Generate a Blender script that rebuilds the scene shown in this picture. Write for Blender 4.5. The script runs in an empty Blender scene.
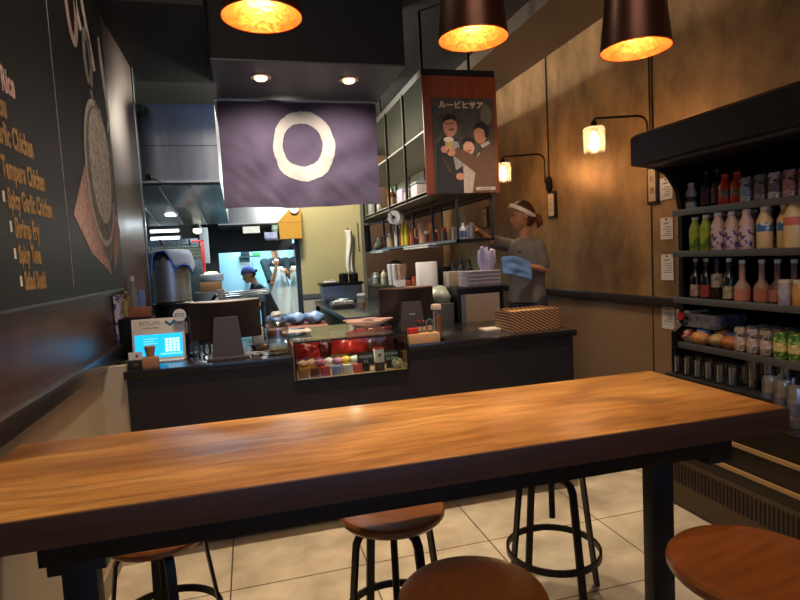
import bpy, bmesh, math, random
from math import sin, cos, pi, radians
from mathutils import Vector, Matrix, noise
random.seed(7)
SC = bpy.context.scene
COL = SC.collection

# ---------------------------------------------------------------- camera, world, light, exposure
def make_camera():
    yaw, pitch, roll, f = .2601, .0770, .0530, 564.9
    fw = Vector((sin(yaw)*cos(pitch), cos(yaw)*cos(pitch), -sin(pitch)))
    r0 = Vector((cos(yaw), -sin(yaw), 0)); u0 = r0.cross(fw)
    r = r0*cos(roll) - u0*sin(roll); u = r0*sin(roll) + u0*cos(roll)
    cd = bpy.data.cameras.new('camera'); cam = bpy.data.objects.new('camera', cd); COL.objects.link(cam)
    cd.sensor_fit = 'HORIZONTAL'; cd.sensor_width = 36; cd.lens = f*36/800; cd.clip_start = .02
    m = Matrix((r, u, -fw)).transposed().to_4x4(); m.translation = (0, 0, 1.38)
    cam.matrix_world = m; SC.camera = cam
make_camera()
w = bpy.data.worlds.new('world'); SC.world = w; w.use_nodes = True
w.node_tree.nodes['Background'].inputs[0].default_value = (.25, .45, .9, 1)
w.node_tree.nodes['Background'].inputs[1].default_value = 2.0
SC.view_settings.view_transform = 'Standard'; SC.view_settings.look = 'None'
SC.view_settings.gamma = 1; SC.view_settings.exposure = 0.13
try: SC.view_settings.use_curve_mapping = False
except Exception: pass

def light(name, kind, loc, power, color, size=.1, rot=(0,0,0), sy=None, spot=None, blend=.5):
    d = bpy.data.lights.new(name, kind); d.energy = power; d.color = color
    if kind == 'AREA':
        d.size = size
        if sy: d.shape = 'RECTANGLE'; d.size_y = sy
    else: d.shadow_soft_size = size
    if kind == 'SPOT': d.spot_size = spot; d.spot_blend = blend
    o = bpy.data.objects.new(name, d); COL.objects.link(o); o.location = loc; o.rotation_euler = rot
    return o
WARM = (1, .70, .40); WARM2 = (1, .72, .42); COOL = (.38, .80, 1.0)
PENDANT_W, SCONCE_W, SPOT_W, KITCH_W, BLUE_FILL_W = 7.5, 74, 62, 150, 1.2
light('added_blue_fill', 'AREA', (.6, -2.6, 1.7), BLUE_FILL_W, (.55, .72, 1), 2.6, (radians(90), 0, 0), 1.8)  # unseen cool fill added behind the camera, no known daylight
light('kitchen_ceiling_tube', 'AREA', (.1, 8.9, 2.5), KITCH_W, COOL, .9, (0, 0, 0), .9)
light('cook_line_tube', 'AREA', (-.45, 5.9, 1.82), 16, (.75, .9, 1), .7, (0, 0, 0), .2)
light('counter_fill_spot', 'SPOT', (1.65, 3.45, 3.1), 105, (1, .84, .66), .06, (radians(10), 0, 0), spot=radians(74), blend=.9)  # unseen spot, added to brighten the server and the counter top
light('prep_fill_point', 'POINT', (.45, 5.6, 2.75), 140, (1, .92, .78), .15)  # unseen point, added to light the shelf back, olive wall and hood
light('rear_fill_point', 'POINT', (1.0, 7.35, 2.75), 130, (1, .93, .80), .12)  # unseen point put in behind the olive wall to light the shelf panel
light('front_fill_area', 'AREA', (.4, .1, 3.2), 30, (1, .74, .48), 1.2, (0, 0, 0), .6)  # unseen area fill, added to lift the front of the room
light('chalkboard_fill_point', 'POINT', (-.15, 2.1, 3.1), 20, (1, .80, .58), .05)  # unseen point, added to light the chalk drawing and left wall
for ax in (-.05, .65, 1.35): light('aisle_fill_spot', 'SPOT', (ax, 2.28, 3.25), 125, (1, .82, .60), .06, (0, 0, 0), spot=radians(62), blend=.7)  # unseen spots, added to brighten the floor before the counter

# ---------------------------------------------------------------- materials
def S(h):
    h = h.lstrip('#'); c = [int(h[i:i+2], 16)/255 for i in (0, 2, 4)]
    return tuple(x/12.92 if x <= .04045 else ((x+.055)/1.055)**2.4 for x in c)
MATS = {}
def mat(name, col, rough=.5, metal=0, var=0, vscale=8, bump=0, bscale=60, stretch=(1,1,1), col2=None, emit=None, estr=0, spec=.5, coat=0, hard=False):
    if name in MATS: return MATS[name]
    m = bpy.data.materials.new(name); m.use_nodes = True; nt = m.node_tree; N = nt.nodes; L = nt.links
    b = N['Principled BSDF']; c = S(col) if isinstance(col, str) else col
    b.inputs['Base Color'].default_value = (*c, 1); b.inputs['Roughness'].default_value = rough
    b.inputs['Metallic'].default_value = metal; b.inputs['Specular IOR Level'].default_value = spec
    if coat: b.inputs['Coat Weight'].default_value = coat; b.inputs['Coat Roughness'].default_value = .15
    if emit:
        e = S(emit) if isinstance(emit, str) else emit
        b.inputs['Emission Color'].default_value = (*e, 1); b.inputs['Emission Strength'].default_value = estr
    if var or col2 or bump:
        tc = N.new('ShaderNodeTexCoord'); mp = N.new('ShaderNodeMapping'); mp.inputs['Scale'].default_value = stretch
        L.new(tc.outputs['Object'], mp.inputs['Vector'])
    if var or col2:
        n = N.new('ShaderNodeTexNoise'); n.inputs['Scale'].default_value = vscale; n.inputs['Detail'].default_value = 5
        L.new(mp.outputs[0], n.inputs['Vector'])
        r = N.new('ShaderNodeValToRGB'); c2 = (S(col2) if isinstance(col2, str) else col2) if col2 else tuple(max(0, x*(1-var)) for x in c)
        r.color_ramp.elements[0].position = .3; r.color_ramp.elements[1].position = .7
        if hard: r.color_ramp.interpolation = 'CONSTANT'; r.color_ramp.elements[1].position = .47
        r.color_ramp.elements[0].color = (*c2, 1); r.color_ramp.elements[1].color = (*(c if col2 else tuple(min(1, x*(1+var*.5)) for x in c)), 1)
        L.new(n.outputs['Fac'], r.inputs[0]); L.new(r.outputs[0], b.inputs['Base Color'])
    if bump:
        n2 = N.new('ShaderNodeTexNoise'); n2.inputs['Scale'].default_value = bscale; n2.inputs['Detail'].default_value = 4
        L.new(mp.outputs[0], n2.inputs['Vector']); bp = N.new('ShaderNodeBump'); bp.inputs['Strength'].default_value = bump; bp.inputs['Distance'].default_value = .01
        L.new(n2.outputs['Fac'], bp.inputs['Height']); L.new(bp.outputs[0], b.inputs['Normal'])
    MATS[name] = m; return m
def glass(name, tint=(.93,.97,.95), gl=.12, rough=.03, frost=0):
    if name in MATS: return MATS[name]
    m = bpy.data.materials.new(name); m.use_nodes = True; nt = m.node_tree; N = nt.nodes; L = nt.links
    N.remove(N['Principled BSDF']); out = N['Material Output']
    t = N.new('ShaderNodeBsdfTransparent'); t.inputs[0].default_value = (*tint, 1)
    g = N.new('ShaderNodeBsdfGlossy'); g.inputs['Roughness'].default_value = rough
    lw = N.new('ShaderNodeLayerWeight'); lw.inputs[0].default_value = .35
    ma = N.new('ShaderNodeMath'); ma.operation = 'MULTIPLY_ADD'; ma.inputs[1].default_value = .6; ma.inputs[2].default_value = gl*.3
    mx = N.new('ShaderNodeMixShader'); L.new(lw.outputs['Facing'], ma.inputs[0]); L.new(ma.outputs[0], mx.inputs[0])
    L.new(t.outputs[0], mx.inputs[1]); L.new(g.outputs[0], mx.inputs[2]); last = mx
    if frost:
        d = N.new('ShaderNodeBsdfTranslucent'); d.inputs[0].default_value = (1, .93, .85, 1)
        m2 = N.new('ShaderNodeMixShader'); m2.inputs[0].default_value = frost
        L.new(last.outputs[0], m2.inputs[1]); L.new(d.outputs[0], m2.inputs[2]); last = m2
    L.new(last.outputs[0], out.inputs[0]); MATS[name] = m; return m
def wood_mat():
    m = bpy.data.materials.new('oiled_wood_top'); m.use_nodes = True; nt = m.node_tree; N = nt.nodes; L = nt.links; b = N['Principled BSDF']
    tc = N.new('ShaderNodeTexCoord')
    def mapped(sc):
        mp = N.new('ShaderNodeMapping'); mp.inputs['Scale'].default_value = sc; L.new(tc.outputs['Object'], mp.inputs[0]); return mp.outputs[0]
    def nz(vec, scale, detail, dist=0):
        n = N.new('ShaderNodeTexNoise'); n.inputs['Scale'].default_value = scale; n.inputs['Detail'].default_value = detail; n.inputs['Distortion'].default_value = dist; L.new(vec, n.inputs[0]); return n.outputs['Fac']
    def ramp(f, stops):
        r = N.new('ShaderNodeValToRGB'); e = r.color_ramp.elements; e[0].position, e[0].color = stops[0][0], (*S(stops[0][1]), 1); e[1].position, e[1].color = stops[-1][0], (*S(stops[-1][1]), 1)
        for p, c in stops[1:-1]: x = e.new(p); x.color = (*S(c), 1)
        L.new(f, r.inputs[0]); return r.outputs[0]
    wv = N.new('ShaderNodeTexWave'); wv.bands_direction = 'Y'; wv.inputs['Scale'].default_value = 5.5; wv.inputs['Distortion'].default_value = 11; wv.inputs['Detail'].default_value = 3; wv.inputs['Detail Scale'].default_value = 1.3
    L.new(mapped((.33, 1, 1)), wv.inputs[0])
    base = ramp(nz(mapped((.9, 2.6, 2.6)), 1.6, 3, .6), [(.32, '#744a20'), (.5, '#b07c3c'), (.66, '#d3a05a')])
    grain = ramp(wv.outputs['Fac'], [(.0, '#a07c5c'), (.25, '#e0cdb4'), (1, '#ffffff')])
    fine = ramp(nz(mapped((4, 110, 110)), 2.2, 2), [(.35, '#b5a692'), (.6, '#ffffff')])
    def mul(c1, c2, f):
        x = N.new('ShaderNodeMix'); x.data_type = 'RGBA'; x.blend_type = 'MULTIPLY'; x.inputs[0].default_value = f; L.new(c1, x.inputs[6]); L.new(c2, x.inputs[7]); return x.outputs[2]
    L.new(mul(mul(base, grain, .32), fine, .6), b.inputs['Base Color'])
    rr = N.new('ShaderNodeMapRange'); rr.inputs[3].default_value = .26; rr.inputs[4].default_value = .42; L.new(nz(mapped((2, 6, 6)), 3, 3), rr.inputs[0]); L.new(rr.outputs[0], b.inputs['Roughness'])
    bp = N.new('ShaderNodeBump'); bp.inputs['Strength'].default_value = .10; bp.inputs['Distance'].default_value = .003; L.new(wv.outputs['Fac'], bp.inputs['Height']); L.new(bp.outputs[0], b.inputs['Normal'])
    MATS['wood'] = m; return m
def tile_mat():
    m = bpy.data.materials.new('floor_tile'); m.use_nodes = True; nt = m.node_tree; N = nt.nodes; L = nt.links; b = N['Principled BSDF']
    tc = N.new('ShaderNodeTexCoord'); mp = N.new('ShaderNodeMapping'); mp.inputs['Location'].default_value = (-.43, -2.43, 0); L.new(tc.outputs['Object'], mp.inputs[0])
    br = N.new('ShaderNodeTexBrick'); br.offset = 0; br.inputs['Scale'].default_value = 1; br.inputs['Brick Width'].default_value = .595; br.inputs['Row Height'].default_value = .52
    br.inputs['Mortar Size'].default_value = .0035; br.inputs['Mortar Smooth'].default_value = .1
    br.inputs['Color1'].default_value = (*S('#d6c6aa'), 1); br.inputs['Color2'].default_value = (*S('#cbbb9f'), 1); br.inputs['Mortar'].default_value = (*S('#5b4c3c'), 1)
    L.new(mp.outputs[0], br.inputs[0])
    n = N.new('ShaderNodeTexNoise'); n.inputs['Scale'].default_value = 4; n.inputs['Detail'].default_value = 6; L.new(tc.outputs['Object'], n.inputs[0])
    r = N.new('ShaderNodeValToRGB'); r.color_ramp.elements[0].position = .35; r.color_ramp.elements[1].position = .7
    r.color_ramp.elements[0].color = (.55, .53, .52, 1); r.color_ramp.elements[1].color = (1, 1, 1, 1); L.new(n.outputs['Fac'], r.inputs[0])
    mx = N.new('ShaderNodeMix'); mx.data_type = 'RGBA'; mx.blend_type = 'MULTIPLY'; mx.inputs[0].default_value = 1
    L.new(br.outputs['Color'], mx.inputs[6]); L.new(r.outputs[0], mx.inputs[7]); L.new(mx.outputs[2], b.inputs['Base Color'])
    b.inputs['Roughness'].default_value = .42; MATS['tile'] = m; return m
def wall_metal(name, c1, c2, rough=.38, metal=.55):
    """patinated metal sheet: streaky blotches, scratch marks"""
    m = bpy.data.materials.new(name); m.use_nodes = True; nt = m.node_tree; N = nt.nodes; L = nt.links; b = N['Principled BSDF']
    tc = N.new('ShaderNodeTexCoord'); mp = N.new('ShaderNodeMapping'); mp.inputs['Scale'].default_value = (1.6, 1.6, 1.0); L.new(tc.outputs['Object'], mp.inputs[0])
    n = N.new('ShaderNodeTexNoise'); n.inputs['Scale'].default_value = 2; n.inputs['Detail'].default_value = 7; n.inputs['Roughness'].default_value = .65; L.new(mp.outputs[0], n.inputs[0])
    r = N.new('ShaderNodeValToRGB'); r.color_ramp.elements[0].position = .35; r.color_ramp.elements[1].position = .68
    r.color_ramp.elements[0].color = (*S(c1), 1); r.color_ramp.elements[1].color = (*S(c2), 1)
    L.new(n.outputs['Fac'], r.inputs[0]); L.new(r.outputs[0], b.inputs['Base Color'])
    rr = N.new('ShaderNodeMapRange'); rr.inputs[3].default_value = rough-.1; rr.inputs[4].default_value = rough+.15; L.new(n.outputs['Fac'], rr.inputs[0]); L.new(rr.outputs[0], b.inputs['Roughness'])
    b.inputs['Metallic'].default_value = metal
    bp = N.new('ShaderNodeBump'); bp.inputs['Strength'].default_value = .15; bp.inputs['Distance'].default_value = .02; L.new(n.outputs['Fac'], bp.inputs['Height']); L.new(bp.outputs[0], b.inputs['Normal'])
    MATS[name] = m; return m
WOOD = wood_mat(); TILE = tile_mat()
RWALL = wall_metal('patinated_bronze_wall', '#8a6a48', '#c89e6e', .40, .5)
LWALL = wall_metal('brown_lacquer_wall', '#4f3728', '#6a4c37', .32, .3)
BLACK = mat('black_paint', '#0d0c0c', .55); BLACKM = mat('black_metal', '#131110', .42, .5, bump=.03)
DARKSTEEL = mat('blackened_steel', '#26282c', .42, .7, var=.3, vscale=14); CHAR = mat('counter_charcoal', '#1d1817', .5, var=.12, vscale=5)
STEEL = mat('brushed_steel', '#b4babd', .36, .85, var=.15, vscale=3, stretch=(1,1,12)); STEELD = mat('dull_steel', '#70797c', .32, .9, var=.2, vscale=4)
CREAM = mat('cream_panel', '#b9a98f', .6, var=.08, vscale=3); RAIL = mat('dark_rail', '#3a332f', .22, spec=.8)
WHITE = mat('white', '#d9d6d0', .5); OFFW = mat('off_white_plastic', '#cfc6b8', .45); PAPER = mat('paper', '#d8d4cc', .8)
SEATW = mat('varnished_seat_wood', '#74401a', .3, var=.25, vscale=6, stretch=(1,8,8), coat=.4)
COPPER = mat('hammered_copper', '#d98a48', .34, .8, var=.2, vscale=30, bump=.35, bscale=45); COPPERD = mat('dark_copper_shade', '#3a1a10', .38, .6)
SKIN = mat('skin', '#b9825f', .5, var=.08); HAIR = mat('brown_hair', '#4a2416', .5, var=.4, vscale=40); DKHAIR = mat('dark_hair', '#17110f', .5)
GLASS = glass('clear_glass', (.96,.98,.97), .1); 
INK = mat('black_ink', '#1b1a1c', .6); RED = mat('red_paint', '#b3201c', .45); GREEN = mat('green_plastic', '#4f9a3b', .4); KRAFT = mat('kraft_board', '#9a6f45', .7, var=.1)

# ---------------------------------------------------------------- geometry helpers
class MB:
    def __init__(s): s.b = bmesh.new(); s.mi = 0
    def _n(s, vs):
        fs = {f for v in vs for f in v.link_faces}
        for f in fs: f.material_index = s.mi
        return vs
    def box(s, x0, x1, y0, y1, z0, z1, bev=0, M=None):
        m = Matrix.Translation(((x0+x1)/2, (y0+y1)/2, (z0+z1)/2)) @ Matrix.Diagonal((abs(x1-x0), abs(y1-y0), abs(z1-z0), 1))
        if M: m = M @ m
        vs = bmesh.ops.create_cube(s.b, size=1, matrix=m)['verts']
        if bev:
            es = list({e for v in vs for e in v.link_edges})
            r = bmesh.ops.bevel(s.b, geom=es, offset=bev, segments=2, affect='EDGES', profile=.6)
            for f in r['faces']: f.material_index = s.mi
            vs = r['verts']
        s._n(vs); return s
    def lathe(s, prof, c=(0,0,0), n=24, M=None, cap=True):
        rings = []
        for r, z in prof:
            if r < 1e-5: rings.append([s.b.verts.new((0, 0, z))])
            else: rings.append([s.b.verts.new((r*cos(2*pi*k/n), r*sin(2*pi*k/n), z)) for k in range(n)])
        nf = []
        for a, b in zip(rings, rings[1:]):
            for k in range(n):
                k2 = (k+1) % n
                if len(a) == 1 and len(b) == 1: continue
                if len(a) == 1: nf.append(s.b.faces.new((a[0], b[k2], b[k])))
                elif len(b) == 1: nf.append(s.b.faces.new((a[k], a[k2], b[0])))
                else: nf.append(s.b.faces.new((a[k], a[k2], b[k2], b[k])))
        if cap:
            if len(rings[0]) > 1: nf.append(s.b.faces.new(rings[0][::-1]))
            if len(rings[-1]) > 1: nf.append(s.b.faces.new(rings[-1]))
        for f in nf: f.material_index = s.mi
        T = Matrix.Translation(c)
        if M: T = T @ M
        for rg in rings:
            for v in rg: v.co = T @ v.co
        return s
    def cyl(s, p0, p1, r0, r1=None, n=12):
        p0 = Vector(p0); p1 = Vector(p1); d = p1-p0
        return s.lathe([(r0, 0), (r0 if r1 is None else r1, d.length)], p0, n, d.to_track_quat('Z', 'Y').to_matrix().to_4x4())
    def tube(s, pts, r, n=8, closed=False, flat=None):
        pts = [Vector(p).to_3d() for p in pts]; N = len(pts); rings = []; up = Vector((0, 0, 1)); prev = None
        for i, p in enumerate(pts):
            a = pts[i-1] if i or closed else p; b = pts[(i+1) % N] if i < N-1 or closed else p
            t = (b-a).normalized()
            if prev is None:
                x = t.cross(up)
                if x.length < .05: x = t.cross(Vector((1, 0, 0)))
                x.normalize()
            else:
                x = prev - t*prev.dot(t); x.normalize()
            prev = x; y = t.cross(x); rr = r[i] if isinstance(r, (list, tuple)) else r
            if flat: rings.append([s.b.verts.new(p + x*cx*flat[0] + y*cy*flat[1]) for cx, cy in ((1,1),(-1,1),(-1,-1),(1,-1))])
            else: rings.append([s.b.verts.new(p + x*rr*cos(2*pi*k/n) + y*rr*sin(2*pi*k/n)) for k in range(n)])
        n = len(rings[0]); nf = []
        for i in range(N if closed else N-1):
            a = rings[i]; b = rings[(i+1) % N]
            for k in range(n): nf.append(s.b.faces.new((a[k], a[(k+1) % n], b[(k+1) % n], b[k])))
        if not closed: nf.append(s.b.faces.new(rings[0][::-1])); nf.append(s.b.faces.new(rings[-1]))
        for f in nf: f.material_index = s.mi
        return s
    def prism(s, pts, d, hole=None):
        """polygon of 3-D points extruded along vector d"""
        d = Vector(d); a = [s.b.verts.new(p) for p in pts]; b = [s.b.verts.new(Vector(p)+d) for p in pts]; n = len(pts); nf = [s.b.faces.new(a), s.b.faces.new(b[::-1])]
        for k in range(n): nf.append(s.b.faces.new((a[k], b[k], b[(k+1) % n], a[(k+1) % n])))
        for f in nf: f.material_index = s.mi
        return s
    def ball(s, c, r, sc=(1,1,1), u=16, v=10, M=None):
        m = Matrix.Translation(c)
        if M: m = m @ M
        m = m @ Matrix.Diagonal((r*sc[0], r*sc[1], r*sc[2], 1))
        s._n(bmesh.ops.create_uvsphere(s.b, u_segments=u, v_segments=v, radius=1, matrix=m)['verts']); return s
    def grid(s, f, nu, nv):
        """surface f(u,v) u,v in 0..1"""
        g = [[s.b.verts.new(f(i/nu, j/nv)) for j in range(nv+1)] for i in range(nu+1)]
        for i in range(nu):
            for j in range(nv):
                q = s.b.faces.new((g[i][j], g[i+1][j], g[i+1][j+1], g[i][j+1])); q.material_index = s.mi
        return s
    def jitter(s, amt, sc):
        for v in s.b.verts: v.co += noise.noise_vector(v.co*sc)*amt
        return s
    def build(s, name, m, parent=None, loc=None, rot=None, solid=0, sub=0, ang=35):
        bmesh.ops.recalc_face_normals(s.b, faces=s.b.faces)
        me = bpy.data.meshes.new(name); s.b.to_mesh(me); s.b.free()
        for x in (m if isinstance(m, (list, tuple)) else [m]): me.materials.append(x)
        me.polygons.foreach_set('use_smooth', [True]*len(me.polygons))
        try: me.set_sharp_from_angle(angle=radians(ang))
        except Exception: pass
        o = bpy.data.objects.new(name, me); COL.objects.link(o)
        if parent: o.parent = parent
        if loc is not None: o.location = loc
        if rot is not None: o.rotation_euler = rot
        if solid: k = o.modifiers.new('solid', 'SOLIDIFY'); k.thickness = solid; k.offset = 0
        if sub: k = o.modifiers.new('sub', 'SUBSURF'); k.levels = sub; k.render_levels = sub
        return o
def tag(o, label, cat, group=None):
    o['label'] = label; o['category'] = cat
    if group: o['group'] = group
    return o
def thing(name, label, cat, loc=(0,0,0), rz=0, group=None):
    o = bpy.data.objects.new(name, None); COL.objects.link(o); o.location = loc; o.rotation_euler = (0, 0, rz); o.empty_display_size = .05
    return tag(o, label, cat, group)
def struct(name, mb, m, **k):
    o = mb.build(name, m, **k); o['kind'] = 'structure'; return o
def copy_tree(o, parent=None):
    c = o.copy(); COL.objects.link(c)
    if parent: c.parent = parent
    for ch in list(o.children): copy_tree(ch, c)
    return c
def dup(o, loc, label, rz=None, scale=None):
    c = copy_tree(o); c.location = loc; c['label'] = label
    if rz is not None: c.rotation_euler = (0, 0, rz)
    if scale: c.scale = scale
    return c
def text(name, body, size, m, parent, M, depth=.0006, align='CENTER', off=0):
    cu = bpy.data.curves.new('txt', 'FONT'); cu.body = body; cu.size = size; cu.extrude = depth; cu.align_x = align; cu.align_y = 'CENTER'; cu.resolution_u = 3; cu.offset = off
    o = bpy.data.objects.new('txt', cu); COL.objects.link(o)
    me = bpy.data.meshes.new_from_object(o.evaluated_get(bpy.context.evaluated_depsgraph_get())); bpy.data.objects.remove(o)
    me.name = name; me.transform(M); me.materials.clear(); me.materials.append(m)
    ob = bpy.data.objects.new(name, me); COL.objects.link(ob)
    if parent: ob.parent = parent
    return ob
def TM(loc, facing='-y', sx=1, sy=1, shear=0):
    """matrix that puts xy text onto a face looking along facing"""
    ax = {'-y': ((1,0,0), (0,0,1), (0,-1,0)), '+x': ((0,1,0), (0,0,1), (1,0,0)), '-x': ((0,-1,0), (0,0,1), (-1,0,0)), '+z': ((1,0,0), (0,1,0), (0,0,1))}[facing]
    m = Matrix([Vector(a) for a in ax]).transposed().to_4x4(); m.translation = loc
    sh = Matrix.Identity(4); sh[0][1] = shear
    return m @ sh @ Matrix.Diagonal((sx, sy, 1, 1))
def stroke(mb, pts, wd, to3, th=.0012):
    """flat brush stroke along 2-D points"""
    P = [Vector(p) for p in pts]; L = []; R = []
    for i, p in enumerate(P):
        t = (P[min(i+1, len(P)-1)]-P[max(i-1, 0)]); t = t.normalized() if t.length else Vector((1, 0)); nrm = Vector((-t.y, t.x))
        ww = wd[i] if isinstance(wd, (list, tuple)) else wd
        L.append(p+nrm*ww/2); R.append(p-nrm*ww/2)
    for i in range(len(P)-1):
        q = [to3(L[i]), to3(L[i+1]), to3(R[i+1]), to3(R[i])]
        vs = [mb.b.verts.new(x) for x in q]
        try: f = mb.b.faces.new(vs); f.material_index = mb.mi
        except Exception: pass
def arc(cx, cy, rx, ry, a0, a1, n=20): return [(cx+rx*cos(radians(a0+(a1-a0)*k/n)), cy+ry*sin(radians(a0+(a1-a0)*k/n))) for k in range(n+1)]

# ---------------------------------------------------------------- the room
struct('floor', MB().box(-1.2, 2.9, -2.55, 10.7, -.1, 0), TILE)
struct('floor', MB().box(-1.1, 2.84, 3.56, 10.55, 0, .1), mat('kitchen_floor', '#4a4038', .5, var=.15))
struct('ceiling', MB().box(-1.2, 2.94, -2.6, 10.7, 3.3, 3.4), mat('black_ceiling', '#0b0a0b', .7))
m = MB(); m.box(-.78, -.68, -2.5, 4.35, .94, 3.3); m.mi = 1; m.box(-.78, -.676, -2.5, 4.35, 0, .94)
struct('wall_left', m, [LWALL, CREAM])
struct('trim_1', MB().box(-.69, -.645, -2.4, 4.2, .942, 1.008, .004), RAIL)
struct('baseboard_left', MB().box(-.69, -.664, -2.4, 4.3, 0, .1, .003), mat('baseboard', '#8d7c66', .5))
struct('wall_left', MB().box(-.70, -.572, 2.815, 2.86, 0, .945), CREAM)
struct('trim_2', MB().box(-.79, -.672, 4.33, 4.375, 0, 3.25, .003), STEELD)
m = MB(); m.box(2.84, 2.94, -2.5, 10.6, .98, 3.3); m.mi = 1; m.box(2.835, 2.94, -2.5, 10.6, 0, .98)
struct('wall_right', m, [RWALL, mat('lower_wall_right', '#9a7c60', .5, var=.12, vscale=3)])
struct('trim_3', MB().box(2.80, 2.85, -2.4, 8.0, .93, .995, .004), RAIL)
struct('trim_4', MB().box(2.835, 2.843, 3.485, 3.497, .1, 3.17), mat('wall_seam_strip', '#241a12', .6))  # dark joint between wall panels
struct('trim_5', MB().box(2.25, 2.85, -2.5, 8.0, 3.17, 3.31), mat('bulkhead_brown', '#4a3a2a', .6))
m = MB()
m.box(-.8, 2.9, -2.6, -2.5, 0, .75); m.box(-.8, 2.9, -2.6, -2.5, 2.7, 3.3); m.box(-.8, -.65, -2.6, -2.5, .75, 2.7); m.box(1.9, 2.9, -2.6, -2.5, .75, 2.7)
struct('wall_front', m, BLACK)
struct('added_window_1', MB().box(-.65, 1.9, -2.56, -2.53, .75, .80).box(-.65, 1.9, -2.56, -2.53, 2.65, 2.70).box(.6, .65, -2.56, -2.53, .75, 2.7), BLACKM)  # unseen window, made up as the opening for the blue fill
# kitchen shell
struct('wall_left', MB().box(-1.2, -1.1, 4.3, 10.6, 0, 3.3), STEELD)
struct('wall_left', MB().box(-1.15, -.69, 4.25, 4.35, 0, 3.3), BLACK)
struct('wall_back', MB().box(-1.2, 2.94, 10.55, 10.65, 0, 3.3), mat('tiled_kitchen_wall', '#c8d4d6', .35, var=.06, vscale=5))
struct('wall_back', MB().box(1.33, 2.86, 8.0, 8.1, 0, 3.3), mat('brown_back_wall', '#5a4030', .6, var=.1, vscale=2))
struct('wall_back', MB().box(-1.12, .62, 7.95, 8.02, 1.55, 3.3), mat('black_header', '#20242b', .5))
struct('wall_back', MB().box(-1.12, -.36, 7.95, 8.02, .1, 1.55), mat('dark_kitchen_wall', '#2b3138', .5))
struct('wall_back', MB().box(.60, 1.34, 6.6, 6.72, .1, 3.3), mat('olive_wall', '#b3a877', .65, var=.06, vscale=2))
struct('wall_back', MB().box(1.325, 1.36, 6.585, 6.73, .1, 3.3), mat('grey_edge_strip', '#6e675c', .5))
struct('wall_back', MB().box(.60, 1.3, 6.592, 6.602, .1, .95), mat('pale_splash_panel', '#b6b2a0', .4))
struct('trim_6', MB().box(.595, 1.3, 6.58, 6.604, .95, 1.0), mat('grey_ledge', '#55585a', .4))
# soffit with the downlights
struct('ceiling_soffit', MB().box(-.13, 1.12, 3.75, 4.66, 2.66, 3.3), mat('soffit_black', '#08080a', .75))
struct('ceiling_soffit', MB().box(-.13, 1.12, 3.75, 4.66, 2.65, 2.662), mat('soffit_grey_black', '#4a4d52', .5))
struct('ceiling_soffit', MB().box(-.68, -.131, 3.3, 4.66, 2.78, 3.3), MATS['soffit_black'])
for i, (x, lab) in enumerate(((.18, 'left round recessed downlight in the grey soffit'), (.79, 'right round recessed downlight in the grey soffit'))):
    t = thing('downlight', lab, 'ceiling light', (x, 4.06, 2.65), 0, 'recessed downlights in the soffit')
    MB().lathe([(.045, -.004), (.07, -.006), (.072, .0), (.045, .0)], n=28, cap=False).build('trim_ring', mat('pale_pink_metal', '#d8b29a', .35, .4), t)
    MB().lathe([(.044, .001), (.044, -.01), (.034, -.022), (.0, -.024)], n=24, cap=False).build('lamp_bulb', mat('halogen_face', '#fff0d8', .3, emit='#ffd9ac', estr=2.5), t)
    light('downlight_beam', 'SPOT', (x, 4.06, 2.615), SPOT_W, (1, .86, .74), .03, (radians(33), 0, 0), spot=radians(120), blend=1)

# ---------------------------------------------------------------- high table
t = thing('high_table', 'long high communal table with thick brown wooden top and black steel frame', 'table', (.35, 1.44, .006), -.010)
MB().box(-.98, 1.01, -.268, .27, .862, .92, .004).jitter(.0012, 9).build('tabletop', WOOD, t)
MB().box(-.982, 1.012, -.274, -.268, .857, .9185, .001).box(1.01, 1.014, -.27, .27, .857, .9185, .001).build('shaded_edge', mat('shaded_edge_brown', '#3a2012', .5, var=.4, vscale=5, stretch=(1, 14, 14)), t)  # shade put into the colour: edge darker than the top
MB().box(-.79, .87, -.215, -.15, .794, .856, .003).build('front_beam', BLACKM, t)
MB().box(-.82, .90, .12, .20, .80, .856, .003).build('rear_beam', DARKSTEEL, t)
for x in (-.73, .765):
    MB().box(x-.05 if x < 0 else x+.05, x+.06 if x < 0 else x+.13, -.205, .21, .768, .856, .003).build('end_bracket', DARKSTEEL, t)
    MB().box(x-.055, x+.015, -.115, -.07, .006, .815, .003).box(x-.06, x+.03, -.20, .20, -.006, .010, .002).build('leg', DARKSTEEL, t)
for x in (-.03, .55, .64): MB().lathe([(.012, 0), (.012, -.012), (.006, -.016), (0, -.016)], n=10).build('bolt', BLACKM, t, loc=(x, -.10, .80))

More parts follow.
